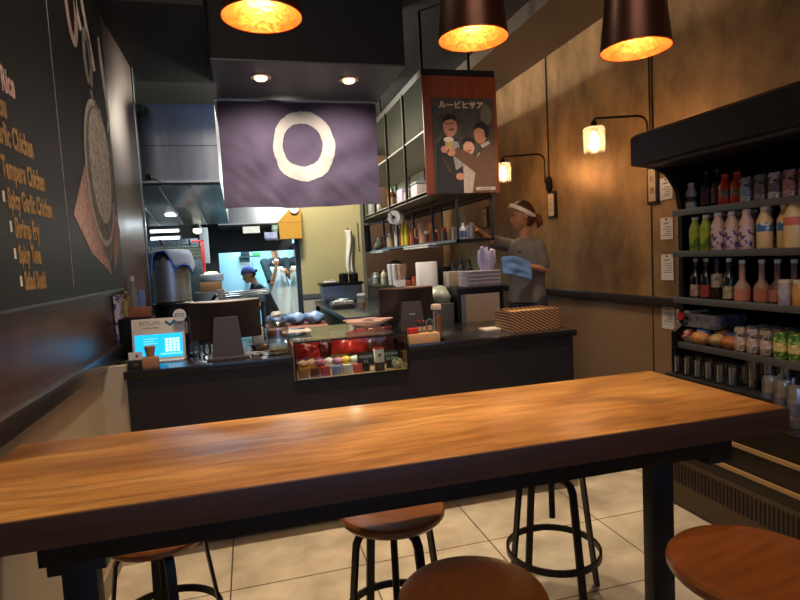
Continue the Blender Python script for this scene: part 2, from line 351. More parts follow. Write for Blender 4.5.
# ---------------------------------------------------------------- stools
def make_stool(h):
    t = thing('bar_stool', '', 'stool', group='round-seated screw stools around the high table')
    MB().lathe([(0, 0), (.13, 0), (.165, .004), (.1725, .014), (.1725, .026), (.166, .034), (.15, .036), (.10, .033), (0, .031)], (0, 0, h-.034), 40).build('seat', SEATW, t)
    MB().lathe([(.13, -.008), (.13, 0)], (0, 0, h-.034), 24).build('seat_plate', BLACKM, t)
    MB().lathe([(.012, 0), (.012, .30), (.03, .30), (.03, .312)], (0, 0, h-.352), 12).build('screw', BLACKM, t)
    zt = .505 if h > .6 else h-.055
    MB().lathe([(.028, 0), (.028, .045)], (0, 0, zt-.03), 16).build('hub', BLACKM, t)
    for k in range(4):
        a = radians(45+90*k+12); d = Vector((cos(a), sin(a), 0))
        pts = [d*.025+Vector((0, 0, zt)), d*.105+Vector((0, 0, zt)), d*.127+Vector((0, 0, zt-.006)), d*.140+Vector((0, 0, zt-.028)), d*.148+Vector((0, 0, zt-.09)), d*.198+Vector((0, 0, .005))]
        MB().tube(pts, .01, flat=(.0145, .005)).build('leg', BLACKM, t)
    MB().tube([(.178*cos(2*pi*k/40), .178*sin(2*pi*k/40), .20) for k in range(40)], .01, closed=True, flat=(.005, .012)).build('foot_ring', BLACKM, t)
    return t
for (x, y, h, rz, lab) in ((.40, 1.745, .568, -.66, 'bar stool on the far side of the table, seat half visible below its middle'),
                           (1.085, 1.93, .68, -.94, 'bar stool behind the table by its right leg, seat hidden and foot ring showing'),
                           (.995, .925, .695, .2, 'near bar stool at right of the table leg, tan seat with a shadow across it'),
                           (.445, 1.165, .60, .8, 'dark bar stool before the table, only its seat top showing at the bottom'),
                           (-.345, 1.985, .52, .9, 'bar stool under the left end of the table beside the left table leg')):
    s = make_stool(h); s.location = (x, y, 0); s.rotation_euler = (0, 0, rz); s['label'] = lab

# ---------------------------------------------------------------- service counter
t = thing('service_counter', 'long dark charcoal service counter across the room with black top', 'counter', (.59, 2.80, 0))
MB().box(-1.16, -.40, 0, .66, .12, .885).box(.18, 1.15, 0, .66, .12, .885).box(-.40, .18, 0, .66, .12, .79).box(-1.14, 1.12, .22, .64, 0, .12).box(-.40, .18, .36, .66, .79, .885).build('body', CHAR, t)
TOPM = mat('counter_top_black', '#211d1c', .22, var=.2, vscale=4, coat=.3)
MB().box(-1.17, -.405, -.012, .70, .885, .92, .003).build('countertop', TOPM, t)
MB().box(.185, 1.17, -.012, .70, .885, .92, .003).build('countertop', TOPM, t)
MB().box(-.405, .185, .36, .70, .885, .92, .002).build('countertop', TOPM, t)
MB().box(-.405, -.397, -.004, .30, .79, .97, .001).build('wood_edge', KRAFT, t)

# glass case set in the notch
t = thing('display_case', 'small glass snack display case set into the counter front', 'display case', (.48, 2.79, .79))
light('case_fill_point', 'POINT', (.48, 2.83, .97), .5, (1, .9, .78), .008)  # added point with no known lamp, brightens the snacks
FR = mat('case_frame_dark', '#1a1f1d', .3, .5)
GC = glass('case_glass', (.93, .98, .95), .14)
MB().box(-.285, .285, .01, .35, 0, .008).build('base', mat('case_base', '#c9a877', .5), t)
MB().box(-.285, .285, -.002, .002, .004, .195).build('front_pane', GC, t)
MB().box(-.287, -.283, 0, .35, .004, .195).build('side_pane', GC, t)
MB().box(.283, .287, 0, .35, .004, .195).build('side_pane', GC, t)
MB().box(-.288, .288, -.004, .56, .195, .203).build('top_pane', glass('case_top_glass', (.80, .88, .83), .5, .08), t)
for a in ((-.29, .29, -.006, .002, .190, .197), (-.29, .29, -.005, .003, 0, .007), (-.29, -.283, -.005, .003, 0, .197), (.283, .29, -.005, .003, 0, .197)): MB().box(*a).build('edge_strip', FR, t)
def packet(name, x, y, z, sx, sy, sz, m, lab, cat, rz=0, tilt=0, grp=None, seed=1):
    b = MB(); rnd = random.Random(seed)
    def f(u, v, s=1):
        px = (u-.5)*sx*(1-.12*math.sin(pi*v)*0); h = (sin(pi*min(1, max(0, u)))*sin(pi*v))**.7 if 0 < u < 1 and 0 < v < 1 else 0
        return Vector((px, s*h*sy/2 + noise.noise(Vector((u*4+seed, v*4, s)))*sy*.45*h, v*sz))
    b.grid(lambda u, v: f(u, v, 1), 10, 10); b.grid(lambda u, v: f(u, v, -1), 10, 10)
    bmesh.ops.remove_doubles(b.b, verts=b.b.verts, dist=1e-5)
    o = b.build(name, m, None, (x, y, z), (tilt, 0, rz), ang=60); return tag(o, lab, cat, grp)
FOILR = mat('red_foil', '#a3221c', .3, .2, var=.5, vscale=14); FOILD = mat('maroon_foil', '#5f1a17', .3, .2, var=.4, vscale=10); 
G1 = 'snack bags at the back of the display case'
packet('snack_bag', .275, 2.96, .86, .13, .06, .11, FOILR, 'red snack bag at the far left inside the glass case', 'snack', .1, -.2, G1, 1)
packet('snack_bag', .345, 2.99, .86, .10, .05, .12, FOILD, 'dark red snack bag second from left inside the glass case', 'snack', -.2, -.1, G1, 2)
packet('snack_bag', .48, 2.93, .885, .17, .06, .10, FOILR, 'wide red snack bag above the left black price card', 'snack', -.1, -.5, G1, 3)
packet('snack_bag', .565, 2.99, .87, .13, .05, .13, mat('bright_red_foil', '#c02a20', .3, .1, var=.3, vscale=9), 'bright red snack bag behind the white topped candle box', 'snack', .2, -.3, G1, 4)
packet('snack_bag', .68, 3.0, .86, .16, .06, .14, mat('brown_foil', '#6a3428', .25, .3, var=.4, vscale=8), 'brown shiny snack bag in the right corner of the glass case', 'snack', .2, -.2, G1, 5)
o = MB().box(-.06, .06, 0, .002, 0, .07).build('blue_card', mat('pale_blue_card', '#8fb4e0', .5), None, (.47, 3.06, .92)); tag(o, 'pale blue card standing at the back of the glass case', 'card')
o = MB().box(-.08, .08, -.08, .08, 0, .06, .003).build('riser_box', KRAFT, None, (.30, 3.02, .798)); tag(o, 'brown riser box under the red snack bags in the glass case', 'box')
o = MB().box(-.20, .20, -.07, .07, 0, .06, .003).build('riser_box', KRAFT, None, (.54, 3.03, .798)); tag(o, 'long brown riser box at the back of the glass case', 'box')
G2 = 'sweets boxes along the front of the display case'
cols = [('#a8642c', 'brown sweets box at the left end of the glass case floor'), ('#6b3a22', 'dark brown sweets box second from left on the case floor'), ('#b43a34', 'red sweets box third from left on the case floor'), ('#7f93b5', 'blue grey sweets box in the middle of the case floor'), ('#c9c2b8', 'pale grey sweets box left of the left price card'), ('#d0502e', 'orange red sweets box under the left price card')]
for i, (c, lab) in enumerate(cols):
    o = MB().box(-.022, .022, -.02, .02, 0, .045, .002).build('sweets_box', mat('box_'+c[1:], c, .4, var=.25, vscale=25), None, (.235+i*.055, 2.835, .798)); tag(o, lab, 'sweets', G2)
G3 = 'wrapped sweets heaped in the display case'
cc = [('#d99a3a', 'amber'), ('#e8a048', 'orange'), ('#c24a4a', 'red'), ('#e7d9c8', 'cream'), ('#c77f9a', 'pink'), ('#e3b73c', 'yellow'), ('#d8cfc4', 'white')]
places = ['at the left pane', 'second from the left pane', 'third from the left pane', 'left of the case middle', 'at the case middle', 'right of the middle', 'beside the left price card']
for i in range(7):
    b = MB(); b.ball((0, 0, .018), .022, (1.2, .8, .8), 10, 7); b.jitter(.006, 40)
    o = b.build('wrapped_sweet', mat('wrap_'+cc[i][1], cc[i][0], .3, var=.3, vscale=40), None, (.235+i*.045, 2.885+.012*(i % 2), .798+.045)); tag(o, cc[i][1]+' wrapped sweet on the second row of the glass case '+places[i], 'sweet', G3)
    s = MB().box(-.02, .02, -.02, .02, 0, .045).build('sweets_box', mat('box_under_'+cc[i][1], cc[i][0], .4, var=.4, vscale=30), None, (.235+i*.045, 2.888, .798)); tag(s, cc[i][1]+' sweets carton under the '+cc[i][1]+' wrapped sweet in the glass case', 'sweets', G2)
CHALK = mat('chalk_white', '#c9c4bd', .9); 
for i, (x, y, a, l1, l2, lab) in enumerate(((.555, 2.83, .08, 'MOCHI', '2.5', 'black price card left of the white candle box'), (.69, 2.85, .0, 'OKOSHI', '$5.00', 'black price card right of the white candle box'))):
    t = thing('price_card', lab, 'sign', (x, y, .83), a, 'chalk written price cards in the display case')
    MB().box(-.045, .045, 0, .003, 0, .065).build('card', INK, t); MB().box(-.02, .02, .003, .02, -.032, .03).build('easel', INK, t)
    text('chalk_lettering', l1, .021, CHALK, t, TM((0, -.001, .045))); text('chalk_lettering', l2, .021, CHALK, t, TM((0, -.001, .02)))
t = thing('candle_box', 'tall white topped box on a brown base between the two price cards', 'box', (.622, 2.82, .798))
MB().box(-.024, .024, -.018, .018, 0, .045, .002).build('base', mat('brown_glass_base', '#5a3020', .3), t)
MB().box(-.024, .024, -.018, .018, .045, .115, .002).build('sleeve', mat('cream_sleeve', '#e8ddca', .6), t); MB().box(-.008, .008, -.0195, -.018, .075, .091).build('emblem', mat('brown_emblem', '#7a4a36', .6), t)
MB().box(-.025, .025, -.019, .019, .115, .119).build('lid', RED, t)
t = thing('round_ornament', 'round cream ornament with a green sprig at the right end of the case', 'ornament', (.722, 2.835, .798))
MB().ball((0, 0, .027), .029, (1, .8, .93)).build('body', mat('cream_ceramic', '#d6cbb0', .4), t); MB().ball((-.005, -.008, .055), .009, (1.4, .8, .6), 8, 6).build('sprig', GREEN, t)
t = thing('paper_tray', 'pink paper flower shaped tray lying on the glass case top', 'tray', (.63, 3.12, .994))
b = MB(); b.grid(lambda u, v: Vector(((.05+.045*u+.018*u*cos(5*2*pi*v))*cos(2*pi*v)*1.35, (.05+.045*u+.018*u*cos(5*2*pi*v))*sin(2*pi*v)*1.0, .006+.034*u)), 4, 40); b.build('petals', mat('pink_paper', '#e2b3a2', .6), t, solid=.003)
MB().lathe([(.052, 0), (.052, .006)], n=24).build('base', mat('pale_pink', '#d9b8aa', .5), t)
b = MB(); b.tube(arc(0, 0, .05, .028, 0, 180, 14), .006); b.build('handle', mat('grey_band', '#8c857a', .5), t, rot=(pi/2, 0, .3), loc=(0, -.02, .012))
b = MB(); b.grid(lambda u, v: Vector(((u-.5)*.15, (v-.5)*.1, .012+.010*noise.noise(Vector((u*5, v*5, 2))))), 10, 8)
o = b.build('folded_napkin', mat('white_napkin', '#e6d8cc', .8), None, (.23, 3.05, .998), solid=.008); tag(o, 'folded white napkin on the left end of the glass case top', 'napkin')

# ---------------------------------------------------------------- things on the counter, left to right
t = thing('order_kiosk', 'white framed tablet order stand with bright blue screen on counter left end', 'tablet stand', (-.455, 3.03, .92), -.05)
WF = mat('cream_frame', '#cdc3b4', .4)
b = MB(); b.box(-.125, .125, -.008, .008, 0, .215, .004, Matrix.Rotation(radians(-8), 4, 'X')); b.build('frame', WF, t)
MB().box(-.12, .12, -.05, .08, 0, .008, .002).build('foot', WF, t)
T8 = Matrix.Rotation(radians(-8), 4, 'X')
b = MB(); b.box(-.112, .112, -.0105, -.008, .018, .135, 0, T8); b.build('screen', mat('tablet_screen', '#0a6fb0', .2, emit='#18a8e8', estr=1.5), t)
SCR = mat('screen_white', '#dff4ff', .3, emit='#d5f4ff', estr=.9)
b = MB()
for r in range(5):
    for c in range(4): b.box(.030+c*.018, .044+c*.018, -.0118, -.0105, .045+r*.014, .056+r*.014, 0, T8)
b.build('screen_keys', SCR, t)
b = MB()
for r in range(4): b.box(-.07, -.07+.05+.015*(r % 2), -.0118, -.0105, .075+r*.012, .080+r*.012, 0, T8)
b.box(.006, .11, -.0115, -.0105, .03, .04, 0, T8); b.build('screen_lines', mat('screen_cyan', '#7fdcff', .3, emit='#6fd8ff', estr=.8), t)
GREYT = mat('grey_lettering', '#8a857c', .6)
text('header_lettering', 'RITUAL', .026, GREYT, t, T8 @ TM((-.035, -.0085, .192), sx=1.25))
text('header_lettering', 'ORDER HERE', .012, GREYT, t, T8 @ TM((-.035, -.0085, .168), sx=1.1))
b = MB(); stroke(b, [(.035, .198), (.058, .178), (.081, .200)], .014, lambda p: T8 @ Vector((p[0], -.0087, p[1]))); b.build('chevron', mat('teal_mark', '#1f6c86', .5), t)
t2 = thing('round_badge', 'round white badge clipped to the top right corner of the tablet stand', 'sign', (-.345, 3.02, 1.145))
b = MB(); b.lathe([(0, -.003), (.031, -.003), (.031, .003), (0, .003)], n=32, M=Matrix.Rotation(pi/2, 4, 'X')); b.build('disc', mat('badge_white', '#dcd8d2', .5), t2)
text('badge_lettering', 'ETO', .024, INK, t2, TM((0, -.0036, 0)))
t2 = thing('pegged_block', 'light wooden block with a flared neck standing before the tablet', 'ornament', (-.47, 2.855, .92))
LW = mat('light_wood', '#b07d52', .5, var=.12, stretch=(1, 1, 6))
MB().box(-.035, .035, -.022, .022, 0, .052, .004).build('block', LW, t2); MB().lathe([(.017, .05), (.020, .07), (.026, .10), (.022, .102), (.016, .07)], n=16, cap=False).build('neck', LW, t2)
t2 = thing('card_holder', 'little black box with a white card at the counter corner', 'card holder', (-.535, 2.86, .92))
MB().box(-.033, .033, -.02, .02, 0, .042, .002).build('box', INK, t2); MB().box(-.03, .03, -.002, .001, .042, .078).build('card', mat('card_white', '#d9d2ca', .7), t2)
b = MB(); b.lathe([(0, 0), (.007, 0), (.007, .001), (0, .001)], n=12, M=Matrix.Rotation(pi/2, 4, 'X'), c=(.006, -.002, .060)); b.build('emblem', mat('brown_emblem', '#7a4a36', .6), t2)
text('lettering', 'A4', .02, KRAFT, t2, TM((0, -.0206, .021)))
o = MB().box(-.05, .05, -.04, .04, 0, .05, .006).build('leather_box', mat('tan_leather', '#8a4d30', .6), None, (-.56, 3.22, 1.135)); tag(o, 'tan brown box showing above the tablet stand', 'box')
o = MB().box(-.09, .07, -.07, .07, 0, .215, .006).build('ticket_printer', BLACKM, None, (-.57, 3.23, .92)); tag(o, 'black ticket printer behind the tablet stand', 'printer')

def monitor(loc, rz, wd, ht, z0, lab, slot, topc):
    t = thing('pos_monitor', lab, 'monitor', loc, rz, 'till monitors seen from behind')
    SH = mat('monitor_shell', '#2a211e', .42); 
    b = MB()
    # bulged back shell: front face toward +y (away), back toward -y
    def back(u, v):
        x = (u-.5)*wd; z = z0+v*ht; e = 1-(2*abs(u-.5))**2
        return Vector((x, -.02-.10*e*(.35+.65*v), z))
    b.grid(back, 20, 8); b.grid(lambda u, v: Vector(((u-.5)*wd, .02, z0+v*ht)), 20, 8)
    for zz in (0, 1): b.grid(lambda u, v: back(u, zz).lerp(Vector(((u-.5)*wd, .02, z0+zz*ht)), v), 20, 1)
    for uu in (0, 1): b.grid(lambda u, v: back(uu, u).lerp(Vector(((uu-.5)*wd, .02, z0+u*ht)), v), 8, 1)
    bmesh.ops.remove_doubles(b.b, verts=b.b.verts, dist=1e-5); b.build('shell', SH, t)
    MB().box(-wd/2+.01, wd/2-.01, .02, .023, z0+.01, z0+ht-.01).build('screen', mat('monitor_face', '#0b0d12', .15), t)
    b = MB(); b.prism([Vector((0, -.004, .001))+back(k/20, 1).lerp(Vector((0, 0, z0+ht)), .03) for k in range(21)] + [Vector((wd/2-.01, .018, z0+ht+.001)), Vector((-wd/2+.01, .018, z0+ht+.001))], (0, 0, .004)); b.build('lit_top', mat('monitor_lit_top_'+topc[1:], topc, .4), t)  # overhead light put into the colour: top paler than the shell
    b = MB(); b.prism([(-.078, -.14, 0), (.078, -.14, 0), (.056, -.14, z0+ht*.62), (-.056, -.14, z0+ht*.62)], (0, .06, 0)); b.box(-.10, .10, -.16, .10, 0, .014, .004)
    b.build('stand', mat('monitor_stand', '#4a403c', .4), t)
    if slot: MB().box(-.018, .018, -.1425, -.14, z0+.045, z0+.055).build('emblem', mat('silver_mark', '#b8aea4', .3, .6), t)
    return t
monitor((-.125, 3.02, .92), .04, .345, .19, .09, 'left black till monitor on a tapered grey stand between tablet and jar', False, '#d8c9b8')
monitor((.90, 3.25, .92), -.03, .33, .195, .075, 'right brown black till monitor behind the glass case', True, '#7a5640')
t = thing('card_reader', 'upright black card reader on a bracket left of the left monitor', 'card reader', (-.335, 3.14, .92))
MB().box(-.02, .02, -.02, .015, .06, .205, .005).build('body', BLACKM, t); MB().box(-.014, .014, -.023, -.02, .12, .18).build('label_plate', mat('tan_plate', '#8f7f70', .4), t); MB().box(-.012, .012, -.01, .01, 0, .07).box(-.045, .045, -.04, .04, 0, .012, .003).build('stand', BLACKM, t)
for x, lab in ((-.285, 'left loop of grey cable behind the left monitor stand'), (-.235, 'right loop of grey cable behind the left monitor stand')):
    b = MB(); b.tube(arc(0, .03, .018, .03, 0, 360, 20)[:-1], .006, closed=True); o = b.build('cable_loop', mat('grey_cable', '#7d8288', .4), None, (x, 3.10, .92), (pi/2, 0, .4)); tag(o, lab, 'cable', 'cable loops beside the left monitor')
b = MB()
for k in range(3): b.tube([(.12*(q/14)-.02+.01*sin(q*1.3+k), .02*cos(q*.9+k*2), .006+.004*k) for q in range(15)], .004)
o = b.build('cable_tangle', mat('pale_cable', '#9aa3a2', .4), None, (.005, 2.93, .92)); tag(o, 'tangle of pale cables right of the left monitor stand', 'cable')
t = thing('card_terminal', 'brown and cream card terminal right of the left monitor', 'card terminal', (.035, 3.10, .92), .2)
MB().box(-.035, .035, -.06, .06, 0, .03, .006).build('base', mat('terminal_brown', '#5b4234', .4), t); MB().box(-.03, .03, .02, .05, .03, .12, .005).build('screen_block', OFFW, t)
t = thing('glass_jar', 'large empty wide mouth glass jar left of the display case', 'jar', (.125, 2.93, .92))
b = MB(); b.lathe([(.0, .004), (.05, .004), (.056, .012), (.056, .135), (.050, .155), (.037, .168), (.037, .185), (.040, .187), (.040, .192), (.034, .192), (.034, .168), (.046, .15), (.052, .13), (.052, .014), (0, .010)], n=32, cap=False)
b.build('body', glass('jar_glass', (.95, .98, .98), .25, .02), t); MB().lathe([(.0, 0), (.051, 0), (.051, .014), (0, .016)], (0, 0, .012), 28).build('bottom_sweets', mat('amber_sweets', '#8f7a38', .5, var=.4, vscale=60, bump=.5), t)
b = MB(); b.ball((0, 0, .20), .022, (1.3, 1, .7), 12, 8).jitter(.01, 40); b.build('stopper', mat('cling_film', '#c9ccd0', .3), t)
# sauce tray, cups
t = thing('condiment_tray', 'small light wooden tray at the right of the glass case', 'tray', (.865, 2.84, .92))
MB().box(-.085, .085, -.05, .05, 0, .052, .003).build('box', mat('tray_wood', '#b78f63', .5, var=.1), t)
TZ = .972
for x, y, c, lab in ((-.055, -.015, '#d8382a', 'red plastic tub on the left end of the wooden tray'),):
    o = MB().box(-.026, .026, -.022, .022, 0, .03, .004).build('plastic_tub', RED, None, (.865+x, 2.84+y, TZ)); tag(o, lab, 'tub')
def bottle(name, loc, r, h, cm, capm, lab, cat, grp=None, lm=None, neck=.4, lz=(.12, .52), shoulder=.62, capr=None, root=None):
    t = thing(name, lab, cat, loc, 0, grp)
    nr = r*neck; s = shoulder*h
    MB().lathe([(0, 0), (r*.92, 0), (r, h*.03), (r, s), (r*.85, s+h*.07), (nr*1.1, s+h*.2), (nr, h*.92), (0, h*.92)], n=18, cap=False).build('body', cm, t)
    MB().lathe([(0, 0), ((capr or nr)*1.15, 0), ((capr or nr)*1.15, h*.09), (0, h*.09)], (0, 0, h*.91), 14, cap=False).build('cap', capm, t)
    if lm: MB().lathe([(r*1.012, h*lz[0]), (r*1.012, h*lz[1])], n=18, cap=False).build('label', lm, t)
    return t
SOY = mat('soy_dark', '#24140d', .15)
G4 = 'little sauce bottles on the wooden tray'
bottle('sauce_bottle', (.855, 2.85, TZ), .014, .065, SOY, RED, 'little dark sauce bottle with red cap on the wooden tray', 'bottle', G4, mat('tan_label', '#a58a6c', .6))
bottle('sauce_bottle', (.885, 2.865, TZ), .014, .06, SOY, mat('orange_cap', '#c05a2a', .4), 'little dark sauce bottle with orange cap in the tray middle', 'bottle', G4, mat('tan_label', '#a58a6c', .6))
bottle('sauce_bottle', (.915, 2.85, TZ), .015, .07, SOY, GREEN, 'little dark sauce bottle with green cap on the right of the tray', 'bottle', G4, mat('tan_label', '#a58a6c', .6))
t = thing('cup_dispenser', 'upright clear tube of paper cups with a steel rod beside the sauce tray', 'cup holder', (.965, 2.86, .92))
MB().lathe([(.020, .01), (.020, .15)], n=18, cap=False).build('tube', GLASS, t); MB().cyl((-.024, -.01, 0), (-.024, -.01, .16), .005).build('rod', STEEL, t); MB().lathe([(0, 0), (.03, 0), (.03, .01), (0, .01)], n=18, cap=False).build('foot', BLACKM, t)
MB().lathe([(.012, .012), (.016, .14)], n=16).build('cup_stack', mat('kraft_cups', '#8f5a34', .6), t)
b = MB(); b.box(-.03, .02, -.02, .02, .165, .195, .004).jitter(.008, 40); b.build('receipt_scrap', mat('pink_slip', '#d8b6a0', .8), t)

# woven trays
def make_tray(lab, z):
    t = thing('serving_tray', lab, 'tray', (1.555, 2.985, z), .02, 'patterned serving trays stacked on the counter')
    TR = MATS.get('striped') or striped()
    b = MB(); b.box(-.155, .155, -.10, -.09, 0, .016); b.box(-.155, .155, .09, .10, 0, .016); b.box(-.155, -.145, -.09, .09, 0, .016); b.box(.145, .155, -.09, .09, 0, .016); b.build('rim', TR, t)
    MB().box(-.145, .145, -.09, .09, 0, .004).build('base', mat('tray_base', '#b98a50', .5, var=.2, stretch=(2, 20, 1)), t); return t
def striped():
    m = bpy.data.materials.new('striped_rim'); m.use_nodes = True; nt = m.node_tree; N = nt.nodes; L = nt.links; b = N['Principled BSDF']
    tc = N.new('ShaderNodeTexCoord'); mp = N.new('ShaderNodeMapping'); mp.inputs['Rotation'].default_value = (0, radians(62), 0); L.new(tc.outputs['Object'], mp.inputs[0])
    wv = N.new('ShaderNodeTexWave'); wv.inputs['Scale'].default_value = 22; wv.bands_direction = 'X'; L.new(mp.outputs[0], wv.inputs[0])
    r = N.new('ShaderNodeValToRGB'); r.color_ramp.interpolation = 'CONSTANT'; r.color_ramp.elements[1].position = .5; r.color_ramp.elements[0].color = (*S('#2a1a12'), 1); r.color_ramp.elements[1].color = (*S('#c08a58'), 1)
    L.new(wv.outputs['Fac'], r.inputs[0]); L.new(r.outputs[0], b.inputs['Base Color']); b.inputs['Roughness'].default_value = .5; MATS['striped'] = m; return m
TR_ORD = ['bottom', 'second from bottom', 'third from bottom', 'fourth from bottom', 'third from top', 'second from top', 'topmost']
for k in range(7): make_tray(TR_ORD[k]+' striped serving tray of the stack at the counter right end', .92+k*.0168)
o = MB().box(-.06, .06, -.05, .05, 0, .012, .004).build('flat_plate', mat('pale_plate', '#cdbfa6', .4), None, (1.36, 3.06, .92)); tag(o, 'flat pale plate on the counter left of the tray stack', 'plate')

# ---------------------------------------------------------------- banner under the soffit
t = thing('banner', 'purple cloth banner with white brushed ring under the grey soffit', 'banner', (.485, 4.60, 2.64))
CLOTH = mat('purple_cloth', '#4f4459', .85, var=.18, vscale=3, bump=.1, bscale=150)
def bf(u, v, off=0):
    x = (u-.5)*1.24; z = -.825*v + (.008*sin(u*9) if v > .98 else 0)
    fold = .017*sin(u*13+v*3.5)*(.25+v) + .010*sin(u*29-v*5)*v*v + .006*noise.noise(Vector((u*14-v*9, v*5, 7)))*(.3+v) + .040*noise.noise(Vector((u*5+v*3, v*2.5-u*2, 1)))*(.4+v) + .010*math.exp(-((u-.12-.25*v*v)/.035)**2)*v
    return Vector((x, fold+off, z))
b = MB(); b.grid(bf, 90, 50); b.build('cloth', CLOTH, t, ang=180)
b = MB(); rnd = random.Random(3)
def ringp(a, r):
    cx, cz = .021, -.352
    wob = .02*noise.noise(Vector((cos(a)*2, sin(a)*2, 5)))+.006*noise.noise(Vector((cos(a)*9, sin(a)*9, 2)))
    ox, oz = (.245+wob), (.275+wob); ix, iz = (.158+wob*.6), (.168+wob*.6)
    x = cx + (ix*cos(a)*(1-r)+ox*cos(a)*r) - .012*(1-r); z = cz + (iz*sin(a)*(1-r)+oz*sin(a)*r) + .012*(1-r)
    u = x/1.24+.5; v = -z/.825; return bf(u, v, -.0035)
b.grid(lambda u, v: ringp(u*2*pi, v), 96, 4); b.build('brushed_ring', mat('ring_white', '#b3aea6', .9, var=.06, vscale=30), t, ang=180)
MB().cyl((-.64, 0, .0), (.64, 0, .0), .008).build('rod', STEEL, t)

# ---------------------------------------------------------------- pendants
def pendant(x, y, z, lab):
    t = thing('pendant_lamp', lab, 'pendant lamp', (x, y, z), 0, 'copper cone pendants over the high table')
    MB().lathe([(.1, 0), (.074, .24), (.072, .25), (0, .252)], n=40, cap=False).build('shade', COPPERD, t)
    MB().lathe([(.0985, .0005), (.0725, .238), (0, .24)], n=40, cap=False).build('shade_lining', COPPER, t)
    MB().lathe([(.0985, .0), (.1005, -.001), (.1005, .003), (.0985, .003)], n=40, cap=False).build('rim', mat('copper_rim', '#b3602c', .35, .8), t)
    MB().cyl((0, 0, .25), (0, 0, 3.3-z), .004).build('cord', BLACK, t)
    MB().ball((0, 0, .195), .022).build('lamp_bulb', mat('pendant_bulb', '#ffd9a0', .4, emit='#ffb060', estr=12), t)
    light('pendant_glow', 'POINT', (x, y, z+.13), PENDANT_W, WARM2, .03)
pendant(.08, 1.50, 1.995, 'leftmost copper lined pendant lamp in front of the dark ceiling')
pendant(.67, 1.55, 1.988, 'middle copper lined pendant lamp above the red brown shelf panel')
pendant(1.15, 1.47, 1.95, 'rightmost copper lined pendant lamp in front of the bronze wall')

# ---------------------------------------------------------------- hanging shelf unit with its red-brown end panel
t = thing('hanging_shelf', 'long black framed hanging shelf unit with red brown end panel over the kitchen aisle', 'shelf', (1.65, 5.85, 1.47))
Z = -1.47; Y0 = -1.65; Y1 = 1.66
PW = mat('red_brown_panel', '#8f4526', .45, var=.22, vscale=3, stretch=(6, 6, .6))
MB().box(-.27, .34, Y0, Y0+.02, 1.845+Z, 2.745+Z, .002).build('end_panel', PW, t)
MB().box(-.265, .335, Y0+.02, Y1, 1.845+Z, 1.868+Z).build('shelf', mat('shelf_underside_brown', '#5c4432', .5), t)
MB().box(-.265, -.25, Y0+.02, Y1, 1.84+Z, 1.875+Z).build('shelf_lip', mat('grey_lip', '#a7a49a', .4), t)
MB().box(-.265, .335, Y0+.02, Y1, 2.325+Z, 2.34+Z).build('shelf', mat('grey_shelf', '#8c8c80', .5), t)
MB().box(-.27, .34, Y0+.02, Y1, 2.745+Z, 2.80+Z).build('top_board', BLACK, t)
MB().box(.325, .335, Y0+.02, Y1, 1.87+Z, 2.745+Z).build('back_panel', mat('pale_back_panel', '#ecead0', .55, var=.05), t)
for k in range(5):
    y = Y0+.57+.62*k
    MB().box(-.275, -.255, y, y+.025, 1.845+Z, 2.76+Z).build('post', BLACKM, t)
    MB().box(.30, .326, y, y+.012, 1.9+Z, 2.7+Z).build('bracket', STEELD, t)
for x in (-.03, .27):
    for y in ((Y0, -1.05, -.45, .17, .8, Y1-.02) if x < 0 else (Y0, -.45, .8, Y1-.02)): MB().box(x-.01, x+.01, y, y+.02, 0, .375).build('post', mat('blue_black_post', '#30363f', .4, .5), t)
    MB().box(x-.01, x+.01, Y0, Y1, .335, .355).build('side_rail', BLACKM, t)
MB().box(-.04, .28, Y0, Y1, -.0, .02).build('lower_shelf', mat('lower_shelf_black', '#1e1d1e', .4, .4), t)
MB().box(-.041, -.039, Y0+.02, Y1, -.002, .022).build('lower_lip', mat('blue_grey_lip', '#59636c', .4, .5), t)
for x in (-.2, .2): 
    for y in (Y0+.2, 0, Y1-.2): MB().cyl((x, y, 2.80+Z), (x, y, 3.3+Z), .012).build('hanger_rod', BLACKM, t)

# poster on the end panel (plain generic scene of three people raising a glass)
t = thing('poster', 'vintage drink poster of two men and a woman on the red brown panel', 'poster', (1.703, 4.196, 2.213), 0); t.scale = (1, 1, .945)
MB().box(-.255, .255, -.004, 0, -.385, .385).build('sheet', mat('poster_ground', '#4a4740', .5, var=.5, vscale=14), t)
def flat(name, pts, c, lay, sm=True):
    o = MB().prism([(p[0], -.004-lay*.0006, p[1]) for p in pts], (0, -.0006, 0)).build(name, mat('ink_'+c[1:], c, .5, var=.15, vscale=30), t); return o
def ell(cx, cz, rx, rz, n=20): return [(cx+rx*cos(2*pi*k/n), cz+rz*sin(2*pi*k/n)) for k in range(n)]
flat('left_man_coat', [(-.25,-.385),(-.235,.0),(-.17,.08),(-.06,.05),(0,-.06),(.02,-.385)], '#26262c', 1)
flat('left_man_shirt', [(-.12,.05),(-.05,.03),(-.02,-.16),(-.08,-.20)], '#9c9690', 2)
flat('woman_dress', [(-.02,-.385),(-.02,-.10),(.06,-.14),(.12,-.05),(.17,-.20),(.12,-.385)], '#b9a79c', 2)
flat('right_man_coat', [(.05,-.385),(.08,-.22),(-.12,-.06),(-.06,-.01),(.10,-.09),(.21,.02),(.255,-.02),(.255,-.385)], '#6a4a3a', 4)
flat('left_man_head', ell(-.115, .155, .058, .085), '#c58a6c', 3); flat('left_man_hair', [(-.175,.17),(-.17,.225),(-.12,.262),(-.06,.235),(-.055,.19),(-.10,.215),(-.155,.20)], '#1c1a1b', 4)
flat('left_man_brow', [(-.148,.172),(-.085,.178),(-.085,.184),(-.148,.179)], '#2a1d18', 5); flat('left_man_moustache', [(-.135,.122),(-.075,.128),(-.10,.140)], '#2a1d18', 5)
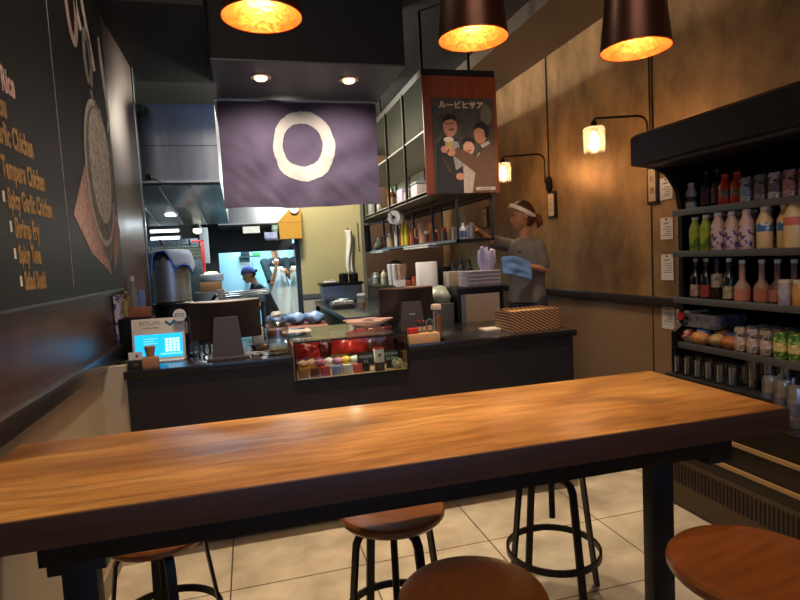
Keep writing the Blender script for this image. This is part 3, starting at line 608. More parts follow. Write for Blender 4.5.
flat('woman_head', ell(.035, -.01, .047, .065), '#dba68a', 3); flat('woman_hair', [(-.02,.0),(-.02,.05),(.03,.078),(.08,.05),(.085,-.01),(.06,.03),(.015,.035)], '#1f1a1c', 4); flat('woman_smile', [(.012,-.035),(.06,-.033),(.036,-.05)], '#a04038', 5)
flat('right_man_head', ell(.135, .095, .055, .08), '#c98f70', 5); flat('right_man_hair', [(.085,.125),(.10,.185),(.16,.20),(.215,.15),(.20,.06),(.175,.07),(.165,.13),(.12,.15)], '#1c1a1b', 6)
flat('right_man_collar', [(.13,.005),(.20,.04),(.215,.02),(.15,-.02)], '#cfc3b4', 6)
flat('raised_glass', [(-.165,.04),(-.155,-.04),(-.11,-.04),(-.10,.04)], '#c9a060', 6); flat('beer_foam', ell(-.132, .05, .042, .022, 12), '#e4d9c4', 7)
for i, (x, z) in enumerate(((-.165, -.03), (-.115, -.055), (-.05, -.25))): flat('hand', ell(x, z, .035, .03, 12), '#c58a6c', 8)
flat('bottle', [(-.20,-.10),(-.185,-.09),(-.11,-.21),(-.14,-.23)], '#4a3526', 7)
flat('foliage', ell(.19, .25, .05, .09, 9), '#6f6a5c', 1); flat('caption_strip', [(.08,-.365),(.245,-.365),(.245,-.34),(.08,-.34)], '#c9b9ac', 9)
try: text('poster_lettering', 'ルービヒサア', .062, mat('poster_letter', '#d0b9a4', .6), t, TM((-.015, -.0062, .325)), off=.0025)
except Exception as e: print('cjk', e)
text('poster_lettering', 'UNION BEER', .014, INK, t, TM((.16, -.011, -.353)))

# ---------------------------------------------------------------- things in the hanging shelf
def simple(name, mb, m, loc, lab, cat, grp=None, rz=0, **k): return tag(mb.build(name, m, None, loc, (0, 0, rz), **k), lab, cat, grp)
UZ = 1.8685
bottle('amber_bottle', (1.47, 5.62, UZ), .045, .21, mat('amber_oil', '#6b4420', .2), GREEN, 'amber oil bottle with green cap on the upper hanging shelf', 'bottle', None, mat('cream_label', '#b9a27c', .6))
simple('paper_box', MB().box(-.06, .06, -.09, .09, 0, .13, .003), mat('lilac_box', '#c3b6cf', .6), (1.47, 5.12, UZ), 'lilac white box beside the amber bottle on the upper shelf', 'box')
t = thing('storage_tub', 'white plastic tub behind the poster end of the upper shelf', 'tub', (1.47, 4.66, UZ)); MB().box(-.06, .06, -.09, .09, 0, .11, .012).build('tub', WHITE, t); MB().box(-.065, .065, -.095, .095, .11, .13, .006).build('lid', mat('grey_lid', '#a4aab0', .4), t)
simple('clear_tub', MB().box(-.06, .06, -.09, .09, 0, .08, .01), mat('frosted_tub', '#b9b7b4', .3), (1.47, 4.9, UZ), 'low frosted tub between the lilac box and the white tub', 'tub')
t = thing('figurine_pair', 'small black and white patterned canister on the upper shelf left of the amber bottle', 'canister', (1.46, 6.15, UZ)); MB().lathe([(.035, 0), (.04, .05), (.03, .1), (.035, .17), (.02, .18), (0, .18)], n=16).build('body', mat('mottled_white', '#b5b0a4', .4, var=.9, vscale=26), t)
for i, (y, c, lab) in enumerate(((6.55, '#8c8f86', 'grey canister at the left of the patterned canister on the upper shelf'), (6.8, '#b7b3a6', 'pale canister third from the banner edge on the upper shelf'), (7.05, '#cbb994', 'cream canister second from the banner edge on the upper shelf'), (7.28, '#bfa97f', 'tan canister nearest the banner edge on the upper shelf'))):
    t = thing('canister', lab, 'canister', (1.46, y, UZ), 0, 'canisters on the far part of the upper shelf'); MB().lathe([(.045, 0), (.045, .2), (.04, .21)], n=18).build('body', mat('can_'+c[1:], c, .4), t); MB().lathe([(.047, .205), (.047, .23), (0, .232)], n=18).build('lid', OFFW, t)
t = thing('spray_can', 'yellow and white spray bottle at the far end of the upper shelf', 'bottle', (1.42, 7.46, UZ)); MB().lathe([(.04, 0), (.04, .16), (.02, .2), (.02, .3), (0, .3)], n=16).build('body', mat('pale_plastic', '#c9c6b4', .4), t); MB().lathe([(.041, .02), (.041, .13)], n=16, cap=False).build('label', mat('yellow_label', '#d8b52a', .5), t)
LZ = 1.4905
G5 = 'bottles and jars on the lower hanging shelf'
bottle('sauce_bottle', (1.66, 6.22, LZ), .032, .24, mat('white_plastic', '#d0cabd', .4), WHITE, 'tall white bottle left of the yellow bottles on the lower hanging shelf', 'bottle', G5)
bottle('sauce_bottle', (1.66, 6.08, LZ), .022, .22, mat('red_label', '#a2302a', .4), WHITE, 'thin red bottle beside the tall white bottle on the lower shelf', 'bottle', G5)
bottle('sauce_bottle', (1.66, 5.95, LZ), .03, .25, mat('yellow_oil', '#c3b52c', .25), mat('yellow_cap', '#d8b52a', .4), 'left yellow bottle on the lower hanging shelf', 'bottle', G5)
bottle('sauce_bottle', (1.66, 5.80, LZ), .03, .27, mat('yellow_sauce', '#d3c037', .25), mat('yellow_cap', '#d8b52a', .4), 'right yellow bottle on the lower hanging shelf', 'bottle', G5)
bottle('sauce_bottle', (1.67, 5.63, LZ), .03, .2, mat('orange_sauce', '#b8502a', .3), WHITE, 'orange bottle with white cap beside the pink pitcher', 'bottle', G5)
t = thing('pitcher', 'big translucent pink plastic pitcher on the lower hanging shelf', 'pitcher', (1.71, 5.34, LZ)); MB().lathe([(.055, 0), (.065, .2), (.068, .2), (.06, 0)], n=24, cap=True).build('body', mat('pink_plastic', '#c4937a', .4), t); b = MB(); b.tube([(-.06, 0, .16), (-.10, 0, .15), (-.10, 0, .07), (-.058, 0, .05)], .008); b.build('handle', mat('pink_plastic', '#c4937a', .4), t)
jn = ['furthest from the hand', 'second from the pitcher', 'third from the pitcher', 'fourth from the pitcher', 'fifth from the pitcher', 'nearest the reaching hand']
jc = ['#8c5a48', '#b3a498', '#7a2f2a', '#a88a78', '#5a4a44', '#b9a89c']
for i in range(6):
    t = thing('spice_jar', 'small spice jar on the lower hanging shelf, '+('next to the pitcher' if i == 0 else jn[i]), 'jar', (1.66+.05*(i % 2), 5.12-.12*i, LZ), 0, 'spice jars on the lower hanging shelf')
    MB().lathe([(.024, 0), (.024, .085), (.02, .09)], n=14).build('body', mat('jar_'+jc[i][1:], jc[i], .3), t); MB().lathe([(.023, .09), (.023, .115), (0, .116)], n=14).build('lid', [WHITE, RED, OFFW][i % 3], t)
bottle('shaker', (1.70, 4.30, LZ), .028, .13, mat('steel_white', '#b8b6b4', .3), WHITE, 'white shaker near the front post of the lower hanging shelf', 'shaker', G5, mat('blue_label', '#48587a', .5))
bottle('jar', (1.68, 6.6, LZ), .045, .17, mat('cream_sauce', '#b7a27e', .35), OFFW, 'cream sauce jar left of the tall white bottle on the lower shelf', 'jar', G5, neck=.7)
b = MB(); b.ball((0, 0, .05), .06, (1, 1, .8), 14, 8).ball((.01, 0, .12), .042, (1, 1, .9), 12, 8).ball((-.03, -.02, .03), .05, (1, 1, .6), 10, 8); o = simple('ceramic_figure', b, mat('pale_ceramic', '#b0ab9c', .35), (1.68, 7.2, LZ), 'lumpy pale ceramic figure at the far end of the lower hanging shelf', 'figurine')
for i, (y, lab) in enumerate(((5.28, 'pair of white trays laid on the lower shelf edge below the pink pitcher'),)):
    pass
for (y, ln, z, lab) in ((5.15, .85, 1.463, 'white tray hanging below the lower shelf, upper one under the spice jars'), (5.15, .80, 1.444, 'white tray hanging below the lower shelf, lower one under the spice jars'), (6.85, .75, 1.455, 'white tray hanging at the far end of the lower shelf, upper one'), (6.85, .70, 1.437, 'white tray hanging at the far end of the lower shelf, lower one')):
    simple('serving_board', MB().box(-.06, .06, -ln/2, ln/2, 0, .012, .004), mat('white_board', '#c9cdc4', .4), (1.60, y, z), lab, 'tray', 'white trays under the hanging shelf')
t = thing('paper_roll', 'white paper roll hanging on a hook under the upper shelf', 'paper roll', (1.40, 5.25, 1.75)); b = MB(); b.lathe([(.018, -.055), (.065, -.055), (.065, .055), (.018, .055)], n=28, M=Matrix.Rotation(pi/2, 4, 'Y') @ Matrix.Rotation(.0, 4, 'X'), cap=False); b.build('roll', PAPER, t, rot=(0, 0, .9)); MB().tube([(-.08, -.02, 0), (-.09, -.02, .05), (0, 0, .105)], .006).build('hook', STEELD, t)
t = thing('hanging_cloth', 'narrow white cloth hanging from a wall hook against the olive wall', 'cloth', (1.16, 6.54, 1.72))
b = MB(); b.grid(lambda u, v: Vector(((u-.5)*(.085-.02*v)+.012*sin(v*6), .018*sin(u*7+v*3), -.5*v)), 14, 20); b.build('cloth', mat('white_cotton', '#d5d0c0', .9), t, solid=.006); MB().tube([(0, .06, .0), (0, 0, .02), (0, -.02, .0)], .008).build('hook', STEELD, t)
b = MB(); b.tube([(.0, 0, -.012*k) for k in range(26)], .004); b.ball((0, 0, -.32), .01); simple('pull_chain', b, STEELD, (1.285, 6.592, 1.80), 'thin pull chain right of the hanging white cloth', 'chain')
t = thing('dark_jacket', 'dark navy jacket hanging at the far end of the shelf', 'jacket', (1.47, 7.2, 1.80)); b = MB(); b.grid(lambda u, v: Vector(((u-.5)*(.16+.05*v), .05*sin(pi*u)*-1+.015*sin(u*12+v*3), -.34*v)), 14, 14); b.build('body', mat('navy_cloth', '#23262e', .9), t, solid=.02); b = MB(); b.tube([(-.07, -.03, -.03), (-.11, -.04, -.14), (-.10, -.04, -.24)], .03); b.build('sleeve', mat('navy_cloth', '#23262e', .9), t)

# ---------------------------------------------------------------- wall sconces, signs and notes on the right wall
BULB = mat('filament_bulb', '#ffd9a0', .4, emit='#ffc890', estr=26)
SHADE = glass('sconce_glass', (1, .95, .88), .35, .12, .07)
def sconce(y, lab):
    t = thing('wall_sconce', lab, 'wall lamp', (2.84, y, 1.99), 0, 'black arm sconces on the bronze wall')
    b = MB(); b.lathe([(0, 0), (.06, 0), (.06, .018), (.05, .026), (0, .03)], n=24, M=Matrix.Rotation(-pi/2, 4, 'Y') @ Matrix.Diagonal((1.25, .8, 1, 1))); b.build('back_plate', BLACKM, t)
    pts = [(-.03, 0, 0), (-.05, 0, .02), (-.05, 0, .22)] + [(-.05-.06*(1-cos(radians(a))), 0, .22+.06*sin(radians(a))) for a in (20, 40, 60, 80)] + [(-.13, 0, .283), (-.46, 0, .262), (-.475, 0, .255), (-.48, 0, .235)]
    MB().tube(pts, .008).build('arm', BLACKM, t)
    MB().lathe([(.022, .17), (.024, .20), (.020, .235), (.012, .245), (0, .245)], (-.48, 0, 0), 16).build('socket', BLACKM, t)
    MB().lathe([(.024, .205), (.064, .20), (.073, .19), (.070, .030), (.0685, .030), (.0712, .188), (.063, .197), (.024, .202)], (-.48, 0, 0), 32, cap=False).build('glass_shade', SHADE, t)
    MB().lathe([(.010, .17), (.02, .15), (.03, .105), (.028, .08), (.015, .06), (0, .055)], (-.48, 0, 0), 16).build('lamp_bulb', BULB, t)
    MB().cyl((-.006, 0, .05), (-.006, 0, 1.18), .006, n=8).build('cable', mat('cable_brown', '#2a1d14', .5), t)
    light('sconce_glow', 'POINT', (2.36, y, 2.09), SCONCE_W, WARM, .035)
sconce(4.89, 'left wall sconce, its glass shade above the person with the headband')
sconce(3.46, 'right wall sconce, its back plate half hidden by the cooler canopy')
def sign(y, z, wd, ht, l, lab):
    t = thing('framed_sign', lab, 'sign', (2.838, y, z), 0, 'little framed signs on the bronze wall')
    MB().box(-.022, 0, -wd/2, wd/2, -ht/2, ht/2, .004).build('frame', mat('dark_frame', '#2a1a12', .4), t); MB().box(-.024, -.021, -wd/2+.02, wd/2-.02, -ht/2+.022, ht/2-.022).build('sheet', mat('sign_sheet', '#cdb9a4', .7), t)
    for k, ch in enumerate(l): text('sign_lettering', ch, ht/len(l)*.36, mat('sign_red', '#8c2f22', .6), t, TM((-.0245, 0, ht/2-.05-(ht-.1)*(k+.5)/len(l)+.0), '-x'))
sign(4.84, 1.79, .14, .25, 'かき氷', 'framed sign under the left sconce, right of the headband')
sign(3.455, 1.79, .11, .27, 'お酒', 'framed sign under the right sconce beside the cooler canopy')
sign(6.38, 1.79, .13, .26, '刺身', 'framed sign seen through the front end of the lower hanging shelf')
for k, (z, h, lab) in enumerate(((1.75, .15, 'topmost white notice pinned left of the cooler'), (1.475, .15, 'second white notice from the top left of the cooler'), (1.205, .18, 'third white notice from the top left of the cooler'), (.86, .18, 'lowest white notice left of the cooler below the wall rail'))):
    t = thing('notice', lab, 'notice', (2.834, 3.335, z), 0, 'white notices on the wall left of the cooler')
    MB().box(-.002, 0, -.06, .06, -h/2, h/2).build('sheet', mat('notice_paper', '#dcd8e0', .8), t); b = MB(); b.ball((-.004, 0, h/2-.012), .007, (1, 1, 1), 8, 6); b.build('pin', mat('dark_pin', '#3a1f2a', .4), t)
    text('notice_lettering', 'MENU' if k < 3 else 'DRINKS', .018, INK, t, TM((-.0022, .0, h/2-.04), '-x'))
    b = MB()
    for r in range(5): b.box(-.0026, -.0018, -.045, .02+.02*sin(r*2.1), h/2-.068-r*.015, h/2-.062-r*.015)
    b.build('notice_lines', GREYT, t)

# ---------------------------------------------------------------- chalkboard on the left wall
t = thing('chalkboard', 'tall black chalkboard menu with bowl drawing on the left wall', 'chalkboard', (-.678, 1.9, 2.2))
MB().box(0, .012, -1.9, 1.53, -.915, 1.05).build('board', mat('chalkboard', '#191a1b', .5, var=.35, vscale=2.2), t)
MB().box(.0, .0135, -1.9, 1.532, -.922, -.912).build('bottom_edge', mat('steel_edge', '#6d737c', .35, .7), t)
CG = mat('gold_chalk', '#9c7b4e', .9, var=.35, vscale=60); CPK = mat('pink_chalk', '#d0aca6', .95, var=.35, vscale=50); CW = mat('white_chalk', '#d8d4ce', .95, var=.3, vscale=40); CGR = mat('grey_chalk', '#96928e', .95, var=.4, vscale=30)
rows = [(.27, 'Tempura Chicken', CG), (-.005, 0, 0)]
X = .0128
R_ = [('Fried Bowl', 2.62, .13, CPK, 1.70), ('Set Udon', 2.44, .12, CPK, 1.72), ('with Egg', 2.27, .11, CPK, 1.74), ('Roll Beef', 2.11, .10, CPK, 1.76), ('Mixed Rice', 1.97, .095, CPK, 1.80), ('Katsu', 1.885, .085, CG, 1.86), ('Garlic Chicken', 1.80, .085, CG, 1.86), ('Tempura Chicken', 1.70, .08, CG, 1.90), ('Spicy Garlic Chicken', 1.61, .075, CG, 1.92), ('Shrimp Fry', 1.525, .075, CG, 1.95), ('Spicy Tuna', 1.445, .07, CG, 1.96), ('Salad Sushi', 1.362, .07, CG, 1.985)]
for s, z, sz, mm, y in R_:
    text('chalk_lettering', s, sz, mm, t, TM((X, y-1.9, z-2.2), '+x', sx=.62, sy=1.1), .0004, 'LEFT', .003)
    b = MB(); b.box(X-.0005, X+.0006, y-1.9-.035, y-1.9-.02, z-2.2-.012, z-2.2+.02); b.build('chalk_bullet', CW, t)
b = MB(); b.box(X-.0005, X+.0006, .585, .592, -.87, .9); b.build('chalk_divider', CGR, t)
def W(p): return Vector((X+.0004, p[0]-1.9, p[1]-2.2))
def W2(p): return Vector((X+.0008, p[0]-1.9, p[1]-2.2))
def W3(p): return Vector((X+.0012, p[0]-1.9, p[1]-2.2))
b = MB(); stroke(b, arc(2.84, 2.60, .075, .20, 60, 400, 26), .05, W); b.build('chalk_letter', mat('rose_chalk', '#b9a09a', .95, var=.2, vscale=40), t)
b = MB(); stroke(b, [(2.92, 2.75), (2.98, 2.85), (3.06, 2.62), (3.18, 2.38)], .055, W); stroke(b, [(2.92, 2.76), (2.93, 2.6), (2.98, 2.5)], .05, W); b.build('chalk_letter', CW, t)
b = MB(); stroke(b, arc(3.06, 2.40, .055, .12, 0, 360, 22), .055, W); stroke(b, [(3.05, 2.28), (3.11, 2.17), (3.16, 2.20)], .05, W); b.build('chalk_letter', CGR, t)
b = MB(); stroke(b, [(3.33, 2.60), (3.35, 2.45), (3.39, 2.30), (3.40, 2.18), (3.35, 2.12)], [.03, .07, .06, .05, .03], W); b.build('chalk_letter', CW, t)
b = MB(); b.prism([W(p) for p in [(2.82, 1.86), (2.58, 1.62), (2.80, 1.47), (3.05, 1.40), (3.15, 1.36), (3.10, 1.52)]], (.0002, 0, 0)); b.prism([W(p) for p in [(3.28, 1.75), (3.44, 1.60), (3.33, 1.46), (3.22, 1.38)]], (.0002, 0, 0)); b.build('chalk_napkin', CPK, t)
b = MB(); b.prism([W2(p) for p in arc(3.10, 1.86, .27, .36, 0, 360, 30)[:-1]], (.0002, 0, 0)); b.prism([W2(p)-Vector((.0002, 0, 0)) for p in [(2.90, 1.66), (3.32, 1.64), (3.27, 1.52), (3.15, 1.42), (3.02, 1.48)]], (.0002, 0, 0)); b.build('chalk_bowl', CGR, t)
b = MB(); b.prism([W3(p) for p in arc(3.12, 1.90, .20, .28, 0, 360, 30)[:-1]], (.0002, 0, 0)); b.build('chalk_noodles', mat('noodle_chalk', '#dedbd4', .95, var=.45, vscale=45), t)
b = MB(); stroke(b, arc(3.10, 1.86, .25, .34, 20, 340, 40), .03, lambda p: W3(p)); stroke(b, [(3.12, 2.22), (3.16, 2.12), (3.22, 2.2)], .03, W3); b.build('chalk_bowl_rim', CW, t)

# ---------------------------------------------------------------- open drinks cooler on the right
t = thing('drinks_cooler', 'tall black open drinks cooler standing against the right wall', 'cooler', (2.1, 1.9, 0))
CB = mat('cooler_black', '#060505', .36, .1); CBR = mat('cooler_brown_front', '#241a13', .4, .3); TAN = mat('tan_bumper', '#9c7a50', .4)
y0, y1 = -1.0, .76
MB().box(-.01, .735, y0, y1, .10, .555, .004).box(.03, .735, y0, y1, 0, .10).build('base', CBR, t)
for z in (.315, .435): MB().box(-.022, -.008, y0, y1, z, z+.02, .003).build('bumper_strip', TAN, t)
b = MB(); b.box(-.012, -.0095, y0, y1, .01, .26)
b.build('grille_plate', mat('grille_brown', '#4b3a28', .45, .3), t)
b = MB(); y = y0+.02
while y < y1-.02: b.box(-.016, -.0115, y, y+.009, .13, .235); y += .022
b.build('grille_slots', mat('grille_dark', '#0c0a09', .6), t)
MB().box(.70, .735, y0, y1, .555, 1.93).build('back_panel', mat('cooler_back', '#1a1512', .6), t)
def endp(y):
    prof = [(.735, .1), (-.0, .1), (-.0, .56), (.12, .57), (.17, .62), (.18, .66), (.18, .88), (.235, .92), (.235, 1.55), (.215, 1.66), (.15, 1.75), (.03, 1.80), (.735, 1.80)]
    return MB().prism([(x, y, z) for x, z in prof], (0, .03, 0))
endp(y1-.03).build('end_panel', CB, t); endp(y0).build('end_panel', CB, t)
b = MB(); b.prism([(-.062, y0, 1.80), (-.062, y0, 1.945), (-.03, y0, 1.965), (.735, y0, 1.965), (.735, y0, 1.78), (.10, y0, 1.78)], (0, y1-y0, 0)); b.build('canopy', CB, t)
MB().box(-.02, .02, y0, y1-.06, 1.785, 1.80).build('lamp_strip', mat('lamp_cover', '#4a4a46', .35), t)
SHG = mat('shelf_front_grey', '#5d5c58', .4, .4)
for z in (.815, 1.065, 1.32, 1.545):
    s = MB().box(.21, .71, y0+.03, y1-.03, z-.012, z+.002).build('shelf', mat('shelf_black', '#1c1b1a', .45), t); MB().box(.195, .212, y0+.03, y1-.001, z-.026, z+.008, .002).build('price_rail', SHG, s)
MB().box(.0, .71, y0+.03, y1-.03, .553, .565).build('deck', mat('deck_steel', '#2a2725', .35, .5), t)

# drinks: one builder each
def can(loc, r, h, c, lab, grp, stripe=None, cat='can', top=None):
    t = thing('drink_can', lab, cat, loc, 0, grp)
    MB().lathe([(0, 0), (r*.85, 0), (r, h*.05), (r, h*.9), (r*.82, h), (0, h*.985)], n=18, cap=False).build('body', mat('silver_can', '#b9b2ae', .28, .8, var=.2, vscale=20) if c == '#a59c98' else mat('can_'+c[1:], c, .3, .3, col2='#4a4648' if c[1] in '9abc8' else '#9fae4a', vscale=55, hard=True), t)
    MB().lathe([(r*.84, h*.985), (r*.84, h), (r*.76, h), (r*.76, h*.985), (0, h*.985)], n=18, cap=False).build('rim', top or STEEL, t)
    if stripe: MB().lathe([(r*1.01, h*.3), (r*1.01, h*.62)], n=18, cap=False).build('band', mat('band_'+stripe[1:], stripe, .4, var=.5, vscale=40), t)
    return t
ordn = ['first', 'second', 'third', 'fourth', 'fifth', 'sixth', 'seventh', 'eighth', 'ninth', 'tenth', 'eleventh', 'twelfth', 'thirteenth']
z1, z2, z3, z4, z5 = 1.547, 1.322, 1.067, .817, .565
GA = 'drinks on the top cooler shelf'
DG = mat('dark_green_glass', '#18281a', .15)
bottle('drink_bottle', (2.39, 2.62, z1), .03, .15, mat('milky_white', '#c6bcae', .3), OFFW, 'milky white bottle with dark round mark, first on the top cooler shelf', 'bottle', GA, mat('dark_dot', '#3a3630', .5), neck=.5, lz=(.3, .5))
for i, y in enumerate((2.535, 2.46)): bottle('drink_bottle', (2.41, y, z1), .029, .20, DG, mat('dark_red_cap', '#4a1a16', .4), ('first' if i == 0 else 'second')+' dark green bottle from the left on the top cooler shelf', 'bottle', GA, mat('dark_red_label', '#5a2018', .5))
for i, y in enumerate((2.39, 2.315)): bottle('drink_bottle', (2.39, y, z1), .032, .165, mat('red_orange_drink', '#b8391c', .25), mat('red_cap', '#a82a1a', .4), ('first' if i == 0 else 'second')+' red orange bottle from the left on the top cooler shelf', 'bottle', GA, mat('olive_disc', '#7d6a50', .5), lz=(.3, .5), neck=.5)
for i, (y, c, s, d) in enumerate(((2.235, '#a9a7a0', '#7d8a9a', 'silver and blue'), (2.155, '#8a8078', '#6a5a58', 'grey patterned'), (2.08, '#c3bdb6', '#5a5458', 'white and grey'), (2.005, '#c69282', '#a06a60', 'pale pink'), (1.93, '#b78ea0', '#9a5a78', 'lilac pink'), (1.85, '#a08a80', '#7a4a3a', 'brownish'))):
    can((2.365, y, z1), .032, .125, c, d+' can on the top cooler shelf, '+ordn[i]+' of the cans', GA, s)
GB = 'bottles in the front row of the second cooler shelf'
WC = mat('white_cap', '#efece8', .4)
def pet(y, x, r, h, c, lc, lab, grp=GB, lz=(.1, .55)): bottle('drink_bottle', (x, y, z2), r, h, c, WC, lab, 'bottle', grp, lc, neck=.5, lz=lz, shoulder=.66)
TEA = mat('green_tea', '#8a9a1e', .3); PNK = mat('pink_white_bottle', '#cfa99a', .35, var=.1); YEL = mat('pale_yellow_drink', '#d8ba86', .3); BLU = mat('pale_blue_bottle', '#a9a89c', .3)
PL = mat('purple_print_label', '#c8b0b0', .45, col2='#54407e', vscale=34, hard=True); BL = mat('blue_print_label', '#3a6a9a', .45, col2='#c9cfd6', vscale=40, hard=True); TL = mat('green_print_label', '#93a322', .45, col2='#4f6e1a', vscale=22, hard=True)
pet(2.56, 2.36, .031, .185, TEA, TL, 'first green tea bottle from the left on the second cooler shelf')
pet(2.475, 2.35, .031, .19, TEA, TL, 'second green tea bottle from the left on the second cooler shelf')
for i, y in enumerate((2.385, 2.30, 2.215)): pet(y, 2.34, .034, .195, PNK, PL, ordn[i]+' pink bottle with purple print on the second cooler shelf', lz=(.08, .62))
pet(2.12, 2.345, .034, .20, YEL, BL, 'pale yellow bottle with small blue label, left one on the second cooler shelf', lz=(.42, .62))
pet(2.045, 2.38, .034, .20, YEL, BL, 'pale yellow bottle with small blue label, right one set back on the second shelf', lz=(.42, .62))
pet(1.965, 2.335, .04, .225, YEL, mat('pink_red_label', '#c86a5a', .45), 'larger pale yellow bottle with red label on the second cooler shelf', lz=(.46, .62))
pet(1.87, 2.345, .036, .215, YEL, BL, 'bottle with wide blue print label at the right end of the second shelf', lz=(.08, .64))
GBB = 'back row bottles of the second cooler shelf'
for i, y in enumerate((2.56, 2.475, 2.385, 2.30, 2.215, 2.12, 2.04, 1.955)): pet(y+.02, 2.50, .033, .20, [TEA, TEA, PNK, PNK, PNK, YEL, YEL, YEL][i], [TL, TL, PL, PL, PL, BL, BL, BL][i], ordn[i]+' bottle from the left in the back row of the second cooler shelf', GBB)
GCx = 'dark sake bottles on the third cooler shelf'
BRN = mat('brown_black_glass', '#15100c', .12)
sk = [(2.665, BRN, '#b59a82', 'cream labelled', OFFW), (2.59, BRN, '#c2a08c', 'pink cream labelled', mat('pale_pink', '#d9b8aa', .5)), (2.515, BRN, '#b33a26', 'red labelled', OFFW), (2.44, mat('plum_glass', '#2a1712', .15), '#c3b19c', 'tall white labelled', mat('blue_cap', '#27304a', .4)), (2.365, DG, '#c0ae8a', 'green glass cream labelled', WC)]
for i, (y, g, lc, d, cp) in enumerate(sk): bottle('sake_bottle', (2.385, y, z3), .030, .215, g, cp, d+' dark sake bottle, '+ordn[i]+' from the left on the third cooler shelf', 'bottle', GCx, mat('sake_label_'+lc[1:], lc, .6, col2='#2a201c', vscale=70, stretch=(1, 1, .6), hard=False), neck=.38, lz=(.04, .34) if i != 3 else (.3, .62), shoulder=.5)
FR_ = mat('frosted_pink_glass', '#a58270', .4)
for i, y in enumerate((2.285, 2.20, 2.115, 2.03)): bottle('sake_bottle', (2.385+.03*min(i, 1), y, z3), .037, .205, FR_ if i < 2 else mat('frosted_brown_glass', '#6a4a3c', .35), WC, ordn[i]+' frosted pinkish bottle from the left on the third cooler shelf', 'bottle', 'frosted bottles on the third cooler shelf', mat('peach_label', '#b5705a', .6), neck=.35, lz=(.03, .3), shoulder=.32)
for i, (y, c, d) in enumerate(((1.995, '#8f8794', 'lilac labelled'), (1.925, '#b08040', 'honey coloured'), (1.85, '#8f8a6a', 'cream labelled green'))):
    t = thing('preserve_jar', d+' glass jar at the front right of the third cooler shelf', 'jar', (2.325, y, z3), 0, 'jars at the right of the third cooler shelf'); MB().lathe([(.03, 0), (.032, .01), (.032, .09), (.026, .10)], n=18).build('body', mat('jar_body_'+c[1:], c, .3, var=.4, vscale=30), t); MB().lathe([(.029, .10), (.029, .118), (0, .119)], n=18).build('lid', mat('pale_lid', '#b5ac9c', .4), t)
# fourth shelf: packs, bread, cans
GD = 'packs on the left of the fourth cooler shelf'
simple('snack_carton', MB().box(-.10, .10, -.11, .11, 0, .075, .003), mat('grey_print_carton', '#6f6a6e', .5, col2='#4a4650', vscale=18, hard=True), (2.44, 2.52, z4+.09), 'grey printed carton lying on the striped noodle packs', 'carton')
for k in range(3): simple('noodle_pack', MB().box(-.07, .08, -.05, .05, 0, .028, .006), mat('striped_pack', '#c0a890', .5, col2='#3a2a28', vscale=6, stretch=(1, 1, 24), hard=True), (2.41, 2.645, z4+.09+.03*k), ['lowest', 'middle', 'topmost'][k]+' striped noodle pack of the small pile at the cooler left end', 'pack', GD)
simple('red_roundel_pack', MB().lathe([(0, 0), (.022, 0), (.022, .006), (0, .006)], n=18, M=Matrix.Rotation(-pi/2, 4, 'Y')), RED, (2.335, 2.645, z4+.145), 'red round sticker pack facing out from the striped noodle packs', 'pack')
simple('carton', MB().box(-.10, .10, -.16, .16, 0, .085, .003), mat('brown_carton', '#4a3a30', .6), (2.50, 2.56, z4+.001), 'brown carton under the grey printed carton', 'carton')
packet('snack_bag', 2.345, 2.63, z4, .10, .05, .075, mat('red_white_bag', '#b8a08c', .35, col2='#a03028', vscale=30, hard=True), 'small red and white snack bag at the front left of the fourth shelf', 'snack', -1.0, -.2, 'bread and snack bags on the fourth cooler shelf', 8)
def bread(y, x, s, c, bagc, lab):
    t = thing('bread_bag', lab, 'bread', (x, y, z4), 0, 'bread and snack bags on the fourth cooler shelf')
    b = MB(); b.ball((0, 0, .035), .045*s, (.9, 1.15, .78), 16, 10).jitter(.007, 25); b.build('bread', mat('crust_'+c[1:], c, .55, var=.35, vscale=25), t)
    b = MB(); b.ball((.03, 0, .062), .042*s, (.8, 1.1, .7), 12, 8).jitter(.012, 30); b.build('wrapper', mat('wrap_'+bagc[1:], bagc, .25, var=.4, vscale=25), t)
bread(2.515, 2.34, 1.05, '#b5793e', '#4a78a8', 'round golden bread in a blue topped bag on the fourth shelf')
bread(2.41, 2.35, .95, '#b08a5c', '#7a5a40', 'pale bread in the middle of the bread bags on the fourth shelf')
bread(2.32, 2.34, 1.0, '#9c5526', '#2f4a68', 'dark orange bread nearest the cans on the fourth shelf')
PKC = ['#a8907c', '#a08c84', '#98806c']; GNC = '#3f6a2a'
for rr in range(3):
    for i in range(6):
        y = 2.255-.073*i; x = 2.345+.072*rr; c = PKC[i % 3] if i < 3 else GNC; d = 'tan and silver' if i < 3 else 'green and yellow'
        can((x, y, z4), .031, .125, c, d+' can on the fourth cooler shelf, '+['front', 'middle', 'back'][rr]+' row, '+ordn[i]+' from the left', 'cans on the fourth cooler shelf', '#d0bf7a' if i >= 3 else '#b9a59a', top=STEEL if i < 3 else mat('green_rim', '#6a8a5a', .35, .4))
